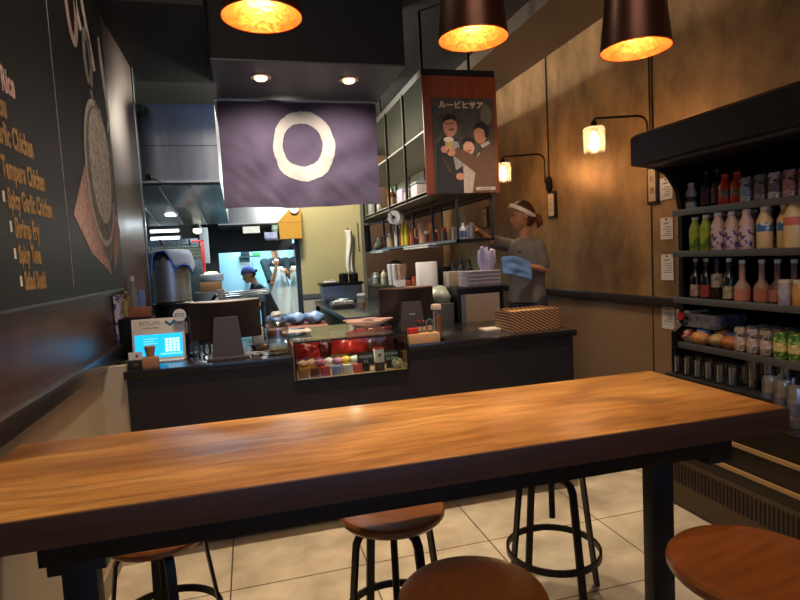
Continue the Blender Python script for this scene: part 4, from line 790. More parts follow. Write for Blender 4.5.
# bottom deck: glasses and silver cans
GT = glass('tumbler_glass', (.86, .87, .85), .5, .03)
def tumbler(loc, r, h, lab, grp):
    o = MB().lathe([(0, .004), (r*.84, .004), (r, h), (r*.93, h), (r*.80, .012), (0, .012)], n=20, cap=False).build('drinking_glass', GT, None, loc); return tag(o, lab, 'glass', grp)
rn = ['front', 'second', 'third', 'back']
for rr in range(4):
    for i in range(6):
        tumbler((2.30+.075*rr, 2.64-.075*i, z5+.08), .033, .10, 'short drinking glass on the cooler deck, '+rn[rr]+' row, '+ordn[i]+' from the far end', 'short drinking glasses on the cooler deck')
for rr in range(2):
    for i in range(3): tumbler((2.33+.085*rr, 2.175-.085*i, z5+.08), .034, .155, 'tall drinking glass on the cooler deck, '+rn[rr]+' row, '+ordn[i]+' from the short glasses', 'tall drinking glasses on the cooler deck')
simple('glass_rack', MB().box(-.06, .30, -.70, .09, 0, .078, .004), mat('dark_rack', '#191615', .5), (2.30, 2.58, z5+.001), 'dark low rack carrying the drinking glasses on the cooler deck', 'rack')
for i, (x, y, lab) in enumerate(((2.28, 2.035, 'silver can on the cooler deck nearest the tall glasses'), (2.25, 1.945, 'silver can in the middle on the cooler deck'), (2.21, 1.85, 'silver can nearest the near table corner on the cooler deck'), (2.36, 2.0, 'silver can behind the leftmost silver can on the cooler deck'), (2.34, 1.90, 'silver can at the back right on the cooler deck'))):
    can((x, y, z5), .034, .175, '#a59c98', lab, 'silver cans on the cooler deck', '#5a5866')

# ---------------------------------------------------------------- people
def organic(mb, name, m, parent, voxel=.009, it=4, ang=180):
    bmesh.ops.recalc_face_normals(mb.b, faces=mb.b.faces)
    me = bpy.data.meshes.new('tmp'); mb.b.to_mesh(me); mb.b.free(); o = bpy.data.objects.new('tmp', me); COL.objects.link(o)
    k = o.modifiers.new('r', 'REMESH'); k.mode = 'VOXEL'; k.voxel_size = voxel
    s = o.modifiers.new('s', 'SMOOTH'); s.factor = .5; s.iterations = it
    r = bpy.data.meshes.new_from_object(o.evaluated_get(bpy.context.evaluated_depsgraph_get())); bpy.data.objects.remove(o)
    r.name = name; r.materials.clear(); r.materials.append(m); r.polygons.foreach_set('use_smooth', [True]*len(r.polygons))
    ob = bpy.data.objects.new(name, r); COL.objects.link(ob); ob.parent = parent; return ob
def frame(f, down=0):
    f = Vector(f).normalized(); l = Vector((0, 0, 1)).cross(f).normalized()  # l = figure's own left
    M = Matrix((-l, f, Vector((0, 0, 1)))).transposed()   # local x = its right... mirrored-safe below
    M = Matrix((f.cross(Vector((0, 0, 1))).normalized(), f, Vector((0, 0, 1)))).transposed()
    return (M @ Matrix.Rotation(radians(-down), 3, 'X')), l
def interp(tab, z):
    if z <= tab[0][0]: return tab[0][1]
    for (z0, a), (z1, c) in zip(tab, tab[1:]):
        if z <= z1: u = (z-z0)/(z1-z0); u = u*u*(3-2*u); return a+(c-a)*u
    return tab[-1][1]
FRONT = [(-.113, .040), (-.106, .068), (-.094, .087), (-.084, .088), (-.072, .082), (-.055, .088), (-.042, .086), (-.02, .086), (.008, .084), (.028, .091), (.05, .089), (.075, .077), (.095, .052), (.108, .025), (.113, .0)]
BACK = [(-.113, .0), (-.095, .018), (-.07, .048), (-.04, .072), (0, .090), (.03, .096), (.06, .086), (.09, .058), (.105, .030), (.113, .0)]
WIDE = [(-.113, .012), (-.10, .030), (-.085, .045), (-.06, .058), (-.03, .067), (.0, .071), (.03, .074), (.06, .066), (.09, .044), (.105, .023), (.113, .0)]
def head_vert(d):
    x, y, z = d; Z_ = .113*(math.asin(max(-1, min(1, z)))/(pi/2)*.55+z*.45); h = math.hypot(x, y)
    if h < 1e-6: return Vector((0, .0 if z > 0 else .012, Z_))
    nx, ny = x/h, y/h; X_ = interp(WIDE, Z_)*math.copysign(abs(nx)**.9, nx)
    Y_ = interp(FRONT, Z_)*ny**.72 if ny > 0 else -interp(BACK, Z_)*(-ny)**.9
    g = lambda a, w: math.exp(-(a/w)**2)
    if ny > .2:
        nz = 0
        if -.044 < Z_ < .020: nz = (.020-Z_)/.054 if Z_ > -.034 else (Z_+.044)/.010
        nz = max(0, min(1, nz)); Y_ += .028*nz*g(X_, .010+.006*nz)
        Y_ -= .010*g(abs(X_)-.030, .013)*g(Z_-.008, .011)
        Y_ += .006*g(X_, .017)*(g(Z_+.053, .004)+g(Z_+.062, .005))
        Y_ += .004*g(abs(X_)-.040, .016)*g(Z_+.018, .018)
    return Vector((X_, Y_, Z_))
def uv(mb, fn, nu=64, nv=56):
    rows = []
    for j in range(nv+1):
        th = pi*j/nv
        rows.append([mb.b.verts.new(fn(Vector((sin(th)*cos(2*pi*i/nu), sin(th)*sin(2*pi*i/nu), cos(th))))) for i in range(nu if 0 < j < nv else 1)])
    for j in range(nv):
        a, c = rows[j], rows[j+1]
        for i in range(nu):
            i2 = (i+1) % nu
            if len(a) == 1: mb.b.faces.new((a[0], c[i], c[i2]))
            elif len(c) == 1: mb.b.faces.new((a[i], c[0], a[i2]))
            else: mb.b.faces.new((a[i], c[i], c[i2], a[i2]))
def limb(mb, pts, rs, n=12):
    P = []; Rr = []
    for k in range(len(pts)-1):
        for q in range(4): u = q/4; P.append(Vector(pts[k]).lerp(Vector(pts[k+1]), u)); Rr.append(rs[k]*(1-u)+rs[k+1]*u)
    P.append(Vector(pts[-1])); Rr.append(rs[-1]); mb.tube(P, Rr, n)
    for p, r in zip(pts, rs): mb.ball(p, r*.98, (1, 1, 1), 12, 8)
def hand(mb, wrist, d, up, curl=.6, side=1):
    """palm, four fingers, thumb. d along the hand, up = back of hand"""
    d = Vector(d).normalized(); up = Vector(up); up = (up-d*up.dot(d)).normalized(); sd = d.cross(up)*side
    w = Vector(wrist)
    M = Matrix((sd, d, up)).transposed().to_4x4()
    mb.ball(w+d*.045, 1, (.040, .052, .017), 14, 10, M)
    for k, (off, ln) in enumerate(((-.027, .066), (-.009, .075), (.010, .070), (.027, .055))):
        p = w+d*.082+sd*off; pts = [p-d*.03, p]; a = 0; rr = [.010, .0095]
        for q in range(3): a += curl; p = p+(d*cos(a)-up*sin(a))*ln*(.42, .32, .26)[q]; pts.append(p); rr.append((.009, .0085, .007)[q])
        limb(mb, pts, rr, 8)
    p = w+d*.03-sd*.034; pts = [w+d*.02-sd*.02, p, p+(d*.6-sd*.6-up*.3).normalized()*.032, p+(d*.85-sd*.35-up*.6).normalized()*.06]; limb(mb, pts, [.014, .012, .0105, .008], 8)
def loft(mb, secs, l, n=28):
    """secs: (centre, half width along l, half depth), stacked sections"""
    rings = []
    for c, a, bq in secs:
        c = Vector(c); f = Vector((-l.y, l.x, 0)); f = Vector((l.y, -l.x, 0))
        rings.append([mb.b.verts.new(c+l*a*math.copysign(abs(cos(t))**.85, cos(t))+f*bq*math.copysign(abs(sin(t))**.85, sin(t))) for t in [2*pi*k/n for k in range(n)]])
    for a, c in zip(rings, rings[1:]):
        for k in range(n): mb.b.faces.new((a[k], a[(k+1) % n], c[(k+1) % n], c[k]))
    mb.b.faces.new(rings[0][::-1]); mb.b.faces.new(rings[-1])
def person(label, root, J, skin, shirt_m, trou_m, tf, hf, down=0, sleeve=.62, size=1.0):
    """J: world joints"""
    root = Vector(root); t = thing('person', label, 'person', root)
    q = {k: Vector(v)-root for k, v in J.items() if len(v) == 3}
    Mh, hl = frame(hf, down); l = Vector((0, 0, 1)).cross(Vector(tf)).normalized(); hc = q['head']
    b = MB(); uv(b, lambda d: hc+Mh @ (head_vert(d)*size))
    for s in (1, -1): b.ball(hc+Mh @ Vector((s*.073*size, -.012, -.005)), .028*size, (.35, .75, 1.1), 12, 8, Mh.to_4x4())
    limb(b, [hc+Mh @ Vector((0, -.022, -.05)), q['neck']+Vector((0, 0, .0)), q['chest']], [.046*size, .048*size, .065*size])
    sh = [(q['pelvis'], .13, .09), ((q['pelvis']*.5+q['chest']*.5), .115, .085), (q['chest'], .135, .09), (q['chest']*.35+q['neck']*.65, .10, .065)]
    loft(b, sh, l)
    for s in 'LR':
        limb(b, [q['sh'+s], q['el'+s], q['wr'+s]], [.046, .037, .024])
        hand(b, q['wr'+s], J['hd'+s], J['hu'+s], J['hc'+s][0], 1 if s == 'R' else -1)
        limb(b, [q['hip'+s], q['kn'+s], q['an'+s]], [.075, .052, .036])
    organic(b, 'body', skin, t, .005, 1)
    # clothes
    b = MB(); P, C_, N_ = q['pelvis'], q['chest'], q['neck']
    loft(b, [(P+Vector((0, 0, -.07)), .172, .128), (P.lerp(C_, .25), .160, .118), (P.lerp(C_, .55), .158, .116), (P.lerp(C_, .85), .168, .118), (C_.lerp(N_, .25), .165, .110), (C_.lerp(N_, .62), .125, .085), (C_.lerp(N_, .88), .070, .064)], l)
    for s in 'LR':
        e = q['sh'+s].lerp(q['el'+s], sleeve*1.25); limb(b, [q['sh'+s]*.85+C_.lerp(N_, .4)*.15, q['sh'+s], q['sh'+s].lerp(e, .6), e], [.062, .064, .060, .060])
    for v in b.b.verts: v.co += noise.noise_vector(v.co*9)*.006
    organic(b, 'shirt', shirt_m, t, .009, 3)
    b = MB(); loft(b, [(P+Vector((0, 0, .02)), .15, .11), (P+Vector((0, 0, -.10)), .165, .12), (P+Vector((0, 0, -.17)), .14, .11)], l)
    for s in 'LR': limb(b, [q['hip'+s], q['kn'+s], q['an'+s]], [.092, .068, .052])
    organic(b, 'trousers', trou_m, t, .012, 3)
    for s in 'LR':
        b = MB(); b.ball(q['an'+s]+Vector(tf).normalized()*.05+Vector((0, 0, -.035)), 1, (.045, .12, .04), 14, 8, frame(tf)[0].to_4x4()); b.build('shoe', INK, t)
    return t, hc, Mh
def face_bits(t, hc, Mh, size=1, lipc='#8e4a40'):
    EW = mat('eye_white', '#a89a90', .4)
    for s in (1, -1):
        e = MB().ball(hc+Mh @ (Vector((s*.030, .0695, .008))*size), .0095*size, (1.35, .8, .62), 12, 8, Mh.to_4x4()).build('eye', EW, t)
        MB().ball(hc+Mh @ (Vector((s*.031, .0755, .008))*size), .0046*size, (1, .6, 1.1), 10, 8, Mh.to_4x4()).build('iris', INK, e)
        b = MB(); b.tube([hc+Mh @ (Vector((s*x, yy, z))*size) for x, yy, z in ((.012, .090, .026), (.030, .084, .031), (.046, .069, .027))], [.002, .003, .0015], 6); b.build('eyebrow', DKHAIR, t)
    b = MB(); b.tube([hc+Mh @ (Vector((x, yy, z))*size) for x, yy, z in ((-.020, .081, -.058), (-.008, .0905, -.0572), (.008, .0905, -.0572), (.020, .081, -.058))], [.002, .0052, .0052, .002], 8); b.build('lips', mat('lips_'+lipc[1:], lipc, .4), t)
def hair_shell(t, hc, Mh, m, keep, k=1.07, size=1, name='hair'):
    b = MB(); uv(b, lambda d: hc+Mh @ (Vector((.073*d.x*k*size, (.093*d.y*k-.004)*size, (.113*d.z*k+.002)*size))+noise.noise_vector(d*7)*.003))
    inv = Mh.inverted()
    kill = [f for f in b.b.faces if not keep(inv @ (f.calc_center_median()-hc)/size)]
    bmesh.ops.delete(b.b, geom=kill, context='FACES'); return b.build(name, m, t, solid=.006, ang=180)

# server behind the counter
R0 = (2.38, 4.55, .1); tf = (-.80, -.60, 0)
J = dict(head=(2.352, 4.53, 1.678), neck=(2.375, 4.545, 1.50), chest=(2.385, 4.55, 1.34), pelvis=(2.39, 4.56, .985),
    shL=(2.44, 4.43, 1.405), elL=(2.475, 4.40, 1.20), wrL=(2.29, 4.335, 1.238), hdL=(-.95, -.3, -.05), huL=(-.2, -.3, .9), hcL=(.45,),
    shR=(2.30, 4.675, 1.42), elR=(2.06, 4.585, 1.475), wrR=(1.885, 4.435, 1.562), hdR=(-.75, -.35, .55), huR=(.1, -.5, .85), hcR=(.75,),
    hipL=(2.44, 4.48, .93), knL=(2.42, 4.44, .55), anL=(2.45, 4.47, .17), hipR=(2.34, 4.63, .93), knR=(2.32, 4.62, .55), anR=(2.36, 4.65, .17))
GREYSHIRT = mat('taupe_cotton', '#6f6560', .9, var=.06, bump=.06, bscale=120)
t, hc, Mh = person('server in taupe grey t-shirt and white headband reaching into the hanging shelf', R0, J, SKIN, GREYSHIRT, mat('dark_jeans', '#2a2e38', .8), tf, (-.95, .26, 0), 6, size=1.07)
face_bits(t, hc, Mh, 1.07)
hair_shell(t, hc, Mh, HAIR, lambda p: (p.z > .03+.9*p.y and p.z > -.085) or (p.y < -.02 and p.z > -.09), 1.08, 1.07)
b = MB(); P = [hc+Mh @ Vector(p) for p in ((0, -.085, -.02), (0, -.108, -.03), (0, -.135, -.05), (0, -.142, -.085), (0, -.125, -.12))]; limb(b, P, [.022, .03, .036, .032, .012], 12); b.jitter(.006, 40); b.build('ponytail', mat('copper_brown_hair', '#6e3216', .5, var=.4, vscale=50), t)
b = MB(); NB = Vector((0, -.62, .78)); b.grid(lambda u, v: hc+Mh @ (Vector(((.089+.004*sin(pi*v))*cos(2*pi*u), -.004+(.098+.004*sin(pi*v))*sin(2*pi*u), .036+.068*sin(2*pi*u)))+NB*(v-.5)*.036), 48, 6); b.build('headband', mat('white_terry', '#e4dcd4', .9, bump=.3, bscale=200), t, solid=.010)
MB().ball(Vector((2.27, 4.445, 1.36))-Vector(R0), .012, (1.4, .6, .5), 10, 6).build('chest_emblem', INK, t)
# blue cloth in her left hand
t = thing('cleaning_cloth', 'pale blue cloth held in the left hand of the server', 'cloth', (2.135, 4.28, 1.265))
b = MB()
def cl(u, v):
    x = (u-.5)*.265; return Vector((x, -.03-.02*sin(u*6)+.012*noise.noise(Vector((u*4, v*4, 1)))-.02*v, .065-.17*v*(1-.35*abs(u-.55))-.06*u+.03*sin(u*3)))
b.grid(cl, 18, 16); b.build('cloth', mat('blue_cloth', '#5f7fae', .9, var=.1, vscale=12, bump=.2, bscale=60), t, solid=.008)
# bottle she grips
t = thing('tall_shaker', 'tall grey shaker with brown wooden stick gripped by the reaching hand', 'shaker', (1.80, 4.385, 1.4905))
MB().lathe([(.03, 0), (.032, .13), (.026, .14)], n=18).build('body', mat('grey_steel_shaker', '#8a8d94', .3, .6), t); MB().cyl((-.02, -.01, .12), (-.045, -.02, .24), .011).build('stick', mat('stick_wood', '#8f5a34', .5), t)

# cook bending over the pass, left of the post
R0 = (.18, 8.45, .1); tf = (-.95, -.3, 0)
J = dict(head=(.01, 8.42, 1.235), neck=(.085, 8.44, 1.11), chest=(.16, 8.46, .985), pelvis=(.30, 8.48, .65),
    shL=(.13, 8.29, 1.045), elL=(.12, 8.24, .80), wrL=(-.08, 8.15, .80), hdL=(-1, -.2, 0), huL=(0, 0, 1), hcL=(.5,),
    shR=(.09, 8.60, 1.045), elR=(-.02, 8.62, .82), wrR=(-.16, 8.45, .80), hdR=(-1, -.2, 0), huR=(0, 0, 1), hcR=(.5,),
    hipL=(.30, 8.40, .60), knL=(.16, 8.38, .36), anL=(.30, 8.40, .17), hipR=(.30, 8.56, .60), knR=(.16, 8.56, .36), anR=(.30, 8.56, .17))
NAVYT = mat('black_cotton', '#17181c', .9)
t, hc, Mh = person('cook in black t-shirt and purple bandana bent over the far kitchen pass', R0, J, SKIN, NAVYT, NAVYT, tf, (-.96, -.28, 0), 22, .45)
face_bits(t, hc, Mh)
hair_shell(t, hc, Mh, DKHAIR, lambda p: p.y < .0 and p.z > -.05, 1.05)
hair_shell(t, hc, Mh, mat('purple_bandana', '#5a4f86', .9, var=.3, vscale=30), lambda p: p.z > .035+.25*(p.y-.05), 1.13, name='bandana')
MB().ball(hc+Mh @ Vector((0, -.11, .01)), .035, (1, 1, .9), 12, 8).jitter(.006, 40).build('hair_bun', DKHAIR, t)
# second cook, head hidden by the header
R0 = (.40, 8.95, .1); tf = (.2, -.98, 0)
J = dict(head=(.41, 8.95, 1.70), neck=(.42, 8.96, 1.48), chest=(.42, 8.97, 1.34), pelvis=(.44, 8.98, .98),
    shL=(.59, 8.94, 1.40), elL=(.64, 8.80, 1.14), wrL=(.58, 8.66, 1.22), hdL=(-.5, -.5, .5), huL=(.4, -.6, .4), hcL=(.7,),
    shR=(.25, 8.94, 1.40), elR=(.34, 8.72, 1.08), wrR=(.42, 8.66, 1.33), hdR=(.1, -.1, 1), huR=(0, -1, 0), hcR=(.8,),
    hipL=(.52, 8.98, .92), knL=(.52, 8.96, .55), anL=(.53, 8.99, .17), hipR=(.34, 8.98, .92), knR=(.34, 8.96, .55), anR=(.34, 8.99, .17))
t, hc, Mh = person('cook in black t-shirt and white apron with raised forearm beside the kitchen post', R0, J, SKIN, NAVYT, NAVYT, tf, (.1, -1, 0), 5, .7)
face_bits(t, hc, Mh); hair_shell(t, hc, Mh, DKHAIR, lambda p: p.z > .05 or p.y < -.02)
b = MB(); b.grid(lambda u, v: Vector((.02+(u-.5)*(.20+.22*min(1, v*2.2)), -.155-.0*v+.07*(2*abs(u-.5))**2+.012*sin(u*14+v*5), 1.22-.75*v)), 20, 20); b.build('apron', mat('white_apron', '#d8e2e4', .8, var=.05), t, solid=.008)

# ---------------------------------------------------------------- kitchen behind the counter
def prism_hood(name, lab, x0, x1, ya, yb, zf, zb, zt):
    t = thing(name, lab, 'hood', (0, 0, 0)); t.location = ((x0+x1)/2, (ya+yb)/2, zf); o = Vector(t.location)
    HS = mat('hood_steel', '#a4adb5', .36, .9, var=.12, vscale=3, stretch=(8, 1, 1)); HS.node_tree.nodes['Principled BSDF'].inputs['Anisotropic'].default_value = .85; HS.node_tree.nodes['Principled BSDF'].inputs['Anisotropic Rotation'].default_value = .25; US = mat('hood_underside_steel', '#6d8488', .28, .9, var=.3, vscale=2.5)
    MB().prism([Vector((x0, ya, zf))-o, Vector((x0, ya, zt))-o, Vector((x0, yb, zt))-o, Vector((x0, yb, zb))-o], (x1-x0, 0, 0)).build('canopy', HS, t)
    MB().box(x0-o.x, x1-o.x, ya-o.y-.004, ya-o.y, zf+.27-o.z, zf+.274-o.z).build('seam', mat('seam_dark', '#3a4044', .4, .8), t)
    MB().box(x0-o.x, x1-o.x, ya-o.y-.02, ya-o.y+.02, -.03, .0).build('lip', mat('black_lip', '#0c0d10', .4, .4), t)
    MB().box(x0-o.x, x1-o.x, ya-o.y-.028, ya-o.y-.01, -.012, .004).build('drip_rail', STEEL, t)
    b = MB()
    for k in range(1, 4):
        x = x0+(x1-x0)*k/4-o.x; b.tube([(x, ya-o.y+.1, -.012+(zb-zf)*.06), (x, yb-o.y-.1, zb-zf-.004)], .008)
    b.build('filter_rib', STEEL, t); return t
prism_hood('extractor_hood', 'big brushed steel extractor hood left of the purple banner', -1.09, -.16, 4.70, 6.55, 2.045, 1.84, 2.63)
prism_hood('extractor_hood', 'far steel extractor hood band showing under the purple banner', -.30, .58, 7.2, 7.94, 1.88, 1.86, 2.6)
simple('notice_plate', MB().box(-.10, .10, -.004, 0, -.04, .04), mat('pale_plate_white', '#dfe6ec', .6), (.08, 7.19, 1.80), 'pale blank plate under the far hood on the black header', 'plate')
t = thing('wall_camera', 'black cylindrical device high beside the steel hood', 'camera', (-.70, 4.62, 2.55)); MB().cyl((-.02, 0, 0), (.06, -.06, -.01), .035, n=18).build('body', mat('camera_grey', '#3c3c3e', .4), t); MB().cyl((.058, -.058, -.01), (.062, -.062, -.01), .028, n=18).build('lens', INK, t); MB().box(-.04, 0, -.02, .02, -.12, .02).build('bracket', BLACKM, t)
t = thing('hood_bracket', 'small steel bracket at the lower left corner of the steel hood', 'bracket', (-.66, 4.68, 2.06)); MB().cyl((-.02, 0, .02), (.02, -.03, .02), .02, n=14).build('knob', STEELD, t); MB().tube([(-.03, 0, .07), (.08, -.02, -.03)], .006).build('rod', STEEL, t)

# under the hood: reflections in the steel built as glowing parts, plus a heat lamp
for (x, y, z, ln, lab) in ((-1.03, 6.9, 1.80, .55, 'upper glowing tube standing in for a steel reflection above the fryer racks'), (-1.03, 6.9, 1.72, .55, 'lower glowing tube standing in for a steel reflection above the fryer racks')):
    t = thing('reflection_tube', lab, 'lamp', (x+.2, y-.1, z), 0, 'glowing tubes for the reflections above the fryer'); b = MB(); b.cyl((-.18, 0, 0), (.12, 0, 0), .018); b.build('tube', mat('tube_glow', '#ffffff', .4, emit='#e8f4ff', estr=2.2), t); MB().box(-.2, .14, .0, .05, -.01, .03).build('housing', STEELD, t)
t = thing('heat_lamp', 'round bright heat lamp at the right end of the fryer racks', 'lamp', (-.50, 6.6, 1.80)); MB().ball((0, 0, -.02), .045, (1, 1, .8)).build('lamp_bulb', mat('heat_bulb', '#fff2d8', .4, emit='#fff0d0', estr=5), t); MB().lathe([(.06, 0), (.02, .05), (0, .05)], n=18).build('shade', STEELD, t)
simple('hood_reflection_glow', MB().lathe([(0, -.02), (.05, -.015), (.06, 0), (0, .0)], n=20), mat('hood_glow_disc', '#ffffff', .4, emit='#f2f8ff', estr=5), (-.68, 5.95, 1.905), 'bright round glow standing in for a lamp reflection under the big steel hood', 'lamp')  # glowing disc placed where the steel mirrors a lamp
# cook line: fryer, racks, pot
t = thing('fryer', 'steel fryer cabinet against the kitchen left wall', 'fryer', (-.72, 6.85, .1)); MB().box(-.36, .18, -.3, .3, 0, .92, .006).build('body', STEELD, t); MB().box(-.36, .18, .25, .3, .92, 1.62).build('splash_back', mat('splash_steel', '#8d9a9e', .25, 1, var=.3, vscale=4), t)
def basket(x, y, z, lab):
    t = thing('fryer_basket', lab, 'basket', (x, y, z), 0, 'wire fryer baskets')
    b = MB(); wx, wy, h = .13, .10, .17
    for k in range(6):
        zz = h*k/5; b.tube([(-wx, -wy, zz), (wx, -wy, zz), (wx, wy, zz), (-wx, wy, zz)], .004, 5, closed=True)
    for k in range(9):
        xx = -wx+2*wx*k/8; b.tube([(xx, -wy, h), (xx, -wy, 0), (xx, wy, 0), (xx, wy, h)], .003, 5)
    b.build('wire_mesh', mat('basket_wire', '#8f958a', .35, .8), t); b = MB(); b.tube([(0, -wy, h), (0, -wy-.08, h+.05), (0, -wy-.16, h+.05)], .01); b.build('handle', mat('brown_grip', '#4a2620', .5), t)
    MB().box(-wx+.01, wx-.01, -wy+.01, wy-.01, .01, h*.85, .01).jitter(.008, 25).build('filling', mat('olive_filling', '#6d6f52', .7, var=.3), t); return t
basket(-.86, 6.60, 1.46, 'left wire basket behind the stock pot'); basket(-.58, 6.60, 1.46, 'right wire basket behind the stock pot')
simple('basket_rack', MB().box(-.32, .22, -.12, .12, 0, .435, .004), mat('rack_dark_steel', '#3c4648', .4, .7), (-.70, 6.60, 1.02), 'dark steel block carrying the wire baskets', 'rack')
simple('red_frame', MB().box(-.014, .014, -.03, .03, 0, .52, .004).box(-.10, .014, -.03, .03, .50, .52, .004), mat('deep_red', '#8a1c18', .45), (-.42, 6.03, 1.13), 'red painted frame right of the wire baskets', 'frame')  # plain red frame of unknown use
simple('upright_panel', MB().box(-.05, .05, -.01, .01, 0, .42, .003), mat('pale_blue_panel', '#b9d2e6', .4), (-.47, 7.10, 1.42), 'upright pale blue board behind the red frame', 'board')  # plain pale panel, purpose unknown
t = thing('steel_bench', 'steel work bench carrying the stock pot on the kitchen left', 'bench', (-.35, 4.75, .1)); MB().box(-.33, .16, -.36, .35, .84, .90, .004).build('top', STEELD, t)
for x in (-.30, .13):
    for y in (-.33, .3): MB().cyl((x, y, 0), (x, y, .85), .02).build('leg', STEELD, t)
t = thing('pot_warmer', 'black round electric warmer under the stock pot', 'warmer', (-.555, 4.55, 1.0)); MB().lathe([(.13, 0), (.145, .02), (.145, .12), (.13, .131)], n=32).build('body', BLACKM, t); MB().box(-.03, .03, -.15, -.14, .03, .08).build('panel', DARKSTEEL, t)
t = thing('stock_pot', 'tall steel stock pot on the black warmer', 'pot', (-.555, 4.55, 1.131)); MB().lathe([(.125, 0), (.132, .006), (.132, .30), (.138, .305), (.138, .31), (.128, .31), (.128, .02), (0, .02)], n=40, cap=False).build('body', STEEL, t); MB().lathe([(.135, .31), (.12, .335), (.02, .345), (0, .345)], n=32, cap=False).build('lid', STEELD, t); b = MB(); b.tube(arc(0, .345, .03, .03, 0, 180, 10) and [(x, 0, z) for x, z in arc(0, .345, .035, .035, 0, 180, 10)], .008); b.build('handle', BLACKM, t)
t = thing('dish_towel', 'blue grey towel draped over the stock pot lid', 'towel', (-.545, 4.54, 1.45))
def tw(u, v):
    LL = (.17, .13, .085, .085, .15, .215, .17, .12, .11); q_ = min(7, int(u*8)); Lf = LL[q_]+(LL[q_+1]-LL[q_])*(u*8-q_); x = (u-.5)*.44; y = (v-.5)*.36 if v > .5 else -(.5-v)*2*Lf; r = math.hypot(x*1.0, y); dz = -max(0, r-.125)*1.25; k = .145/max(r, .145) if r > .145 else 1; k = k*.75+.25
    return Vector((x*k, y*k, .055+.012*cos(r*9)+dz+.012*noise.noise(Vector((u*5, v*5, 3)))-.05*max(0, x-.13)))
b = MB(); b.grid(tw, 28, 24); b.build('cloth', mat('blue_grey_towel', '#8696b0', .9, var=.08, bump=.2, bscale=120), t, solid=.008, ang=180)
b = MB(); b.tube([tw(k/28, 0)+Vector((0, -.004, -.004)) for k in range(29)], .006, 6); b.build('blue_hem', mat('blue_hem', '#2f62c0', .8), t)
# pass table with clutter
t = thing('pass_table', 'steel pass table with papers behind the left monitor', 'table', (-.12, 5.45, .1)); MB().box(-.22, .26, -.3, .35, .94, .99, .004).build('top', STEELD, t)
for x in (-.2, .24):
    for y in (-.27, .32): MB().cyl((x, y, 0), (x, y, .95), .018).build('leg', STEELD, t)
for i, (x, y, z, rz, w_, lab) in enumerate(((-.18, 5.35, 1.092, .2, .2, 'left crumpled white paper on the steel pass table'), (-.02, 5.45, 1.092, -.3, .22, 'middle crumpled white paper on the steel pass table'), (.08, 5.35, 1.092, .1, .18, 'right crumpled white paper on the steel pass table'))):
    b = MB(); b.grid(lambda u, v: Vector(((u-.5)*w_, (v-.5)*.2, .02+.03*noise.noise(Vector((u*4+i, v*4, i))))), 10, 10); tag(b.build('paper_sheet', mat('cool_paper', '#c9d4d8', .8), None, (x, y, z+.01), (0, 0, rz), solid=.004, ang=20), lab, 'paper', 'papers on the pass table')
for i in range(3):
    b = MB(); b.tube([(-.2, 0, 0), (.22, .02, .01)], .008); tag(b.build('steel_rod', STEEL, None, (-.05, 5.22, 1.10+.018*i), (0, 0, .1*i-.1)), ['lowest', 'middle', 'topmost'][i]+' steel rod lying before the papers on the pass table', 'rod', 'rods on the pass table')
simple('kraft_carton', MB().box(-.10, .10, -.08, .08, 0, .10, .004), KRAFT, (-.36, 5.95, 1.13), 'brown carton beside the red frame in the kitchen', 'carton')
t = thing('steel_container', 'steel container on the brown carton in the kitchen', 'container', (-.35, 5.95, 1.232)); MB().box(-.11, .11, -.08, .08, 0, .07, .006).build('body', STEEL, t); b = MB(); b.ball((0, 0, .07), .05, (1.6, 1, .5), 12, 8).jitter(.015, 30); b.build('yellow_filling', mat('greens', '#9aa63a', .6, var=.5, vscale=30, col2='#b9b7a8'), t)
simple('carton_stand', MB().box(-.14, .10, -.12, .12, 0, 1.03, .004), STEELD, (-.38, 5.95, .1), 'narrow steel cabinet under the brown carton', 'cabinet')
t = thing('white_mug', 'white mug on the left of the steel pass table', 'mug', (-.24, 5.22, 1.092)); MB().lathe([(.03, 0), (.035, .08), (.031, .08), (.027, .006), (0, .006)], n=20, cap=False).build('body', WHITE, t); b = MB(); b.tube([(.033, 0, .065), (.055, 0, .06), (.055, 0, .03), (.031, 0, .02)], .005); b.build('handle', WHITE, t)
t = thing('rice_ladle', 'round cream ladle bowl with black handle beside the stock pot', 'ladle', (-.335, 4.72, 1.0)); MB().ball((0, 0, .06), .05, (1, 1, .9)).build('bowl', mat('cream_ladle', '#b9b196', .4), t); MB().tube([(.02, .0, .08), (.08, .0, .15)], .014).build('handle', BLACKM, t)
# post, yellow box and mirror panel beside the olive wall
o = struct('trim_7', MB().box(.545, .60, 6.62, 6.68, .1, 1.75), mat('dark_post', '#3c4042', .4, .5))
o = struct('wall_right', MB().box(.588, .60, 6.73, 8.3, .1, 1.62), mat('mirror_steel', '#c3cdd0', .06, 1))
t = thing('wall_cabinet', 'yellow brown wooden wall cabinet at the corner of the olive wall', 'cabinet', (.49, 6.50, 1.64)); MB().prism([(-.115, -.09, 0), (.125, -.09, 0), (.125, -.09, .40), (.08, -.09, .40), (-.125, -.09, .20)], (0, .17, 0)).build('body', mat('yellow_wood', '#b98a2c', .5, var=.12, vscale=3), t); MB().box(-.12, .12, -.092, -.09, .18, .185).build('seam', KRAFT, t)
t = thing('wall_clock', 'round white dial on top of the yellow cabinet', 'clock', (.545, 6.40, 1.965)); b = MB(); b.lathe([(0, 0), (.05, 0), (.05, .015), (0, .015)], n=24, M=Matrix.Rotation(pi/2, 4, 'X')); b.build('dial', WHITE, t)
simple('white_carton', MB().box(-.09, .05, -.05, .05, 0, .07, .003), mat('blue_white_carton', '#b4bcd4', .5, col2='#6a78a8', vscale=14), (.30, 6.55, 1.655), 'blue and white carton left of the yellow cabinet', 'carton')
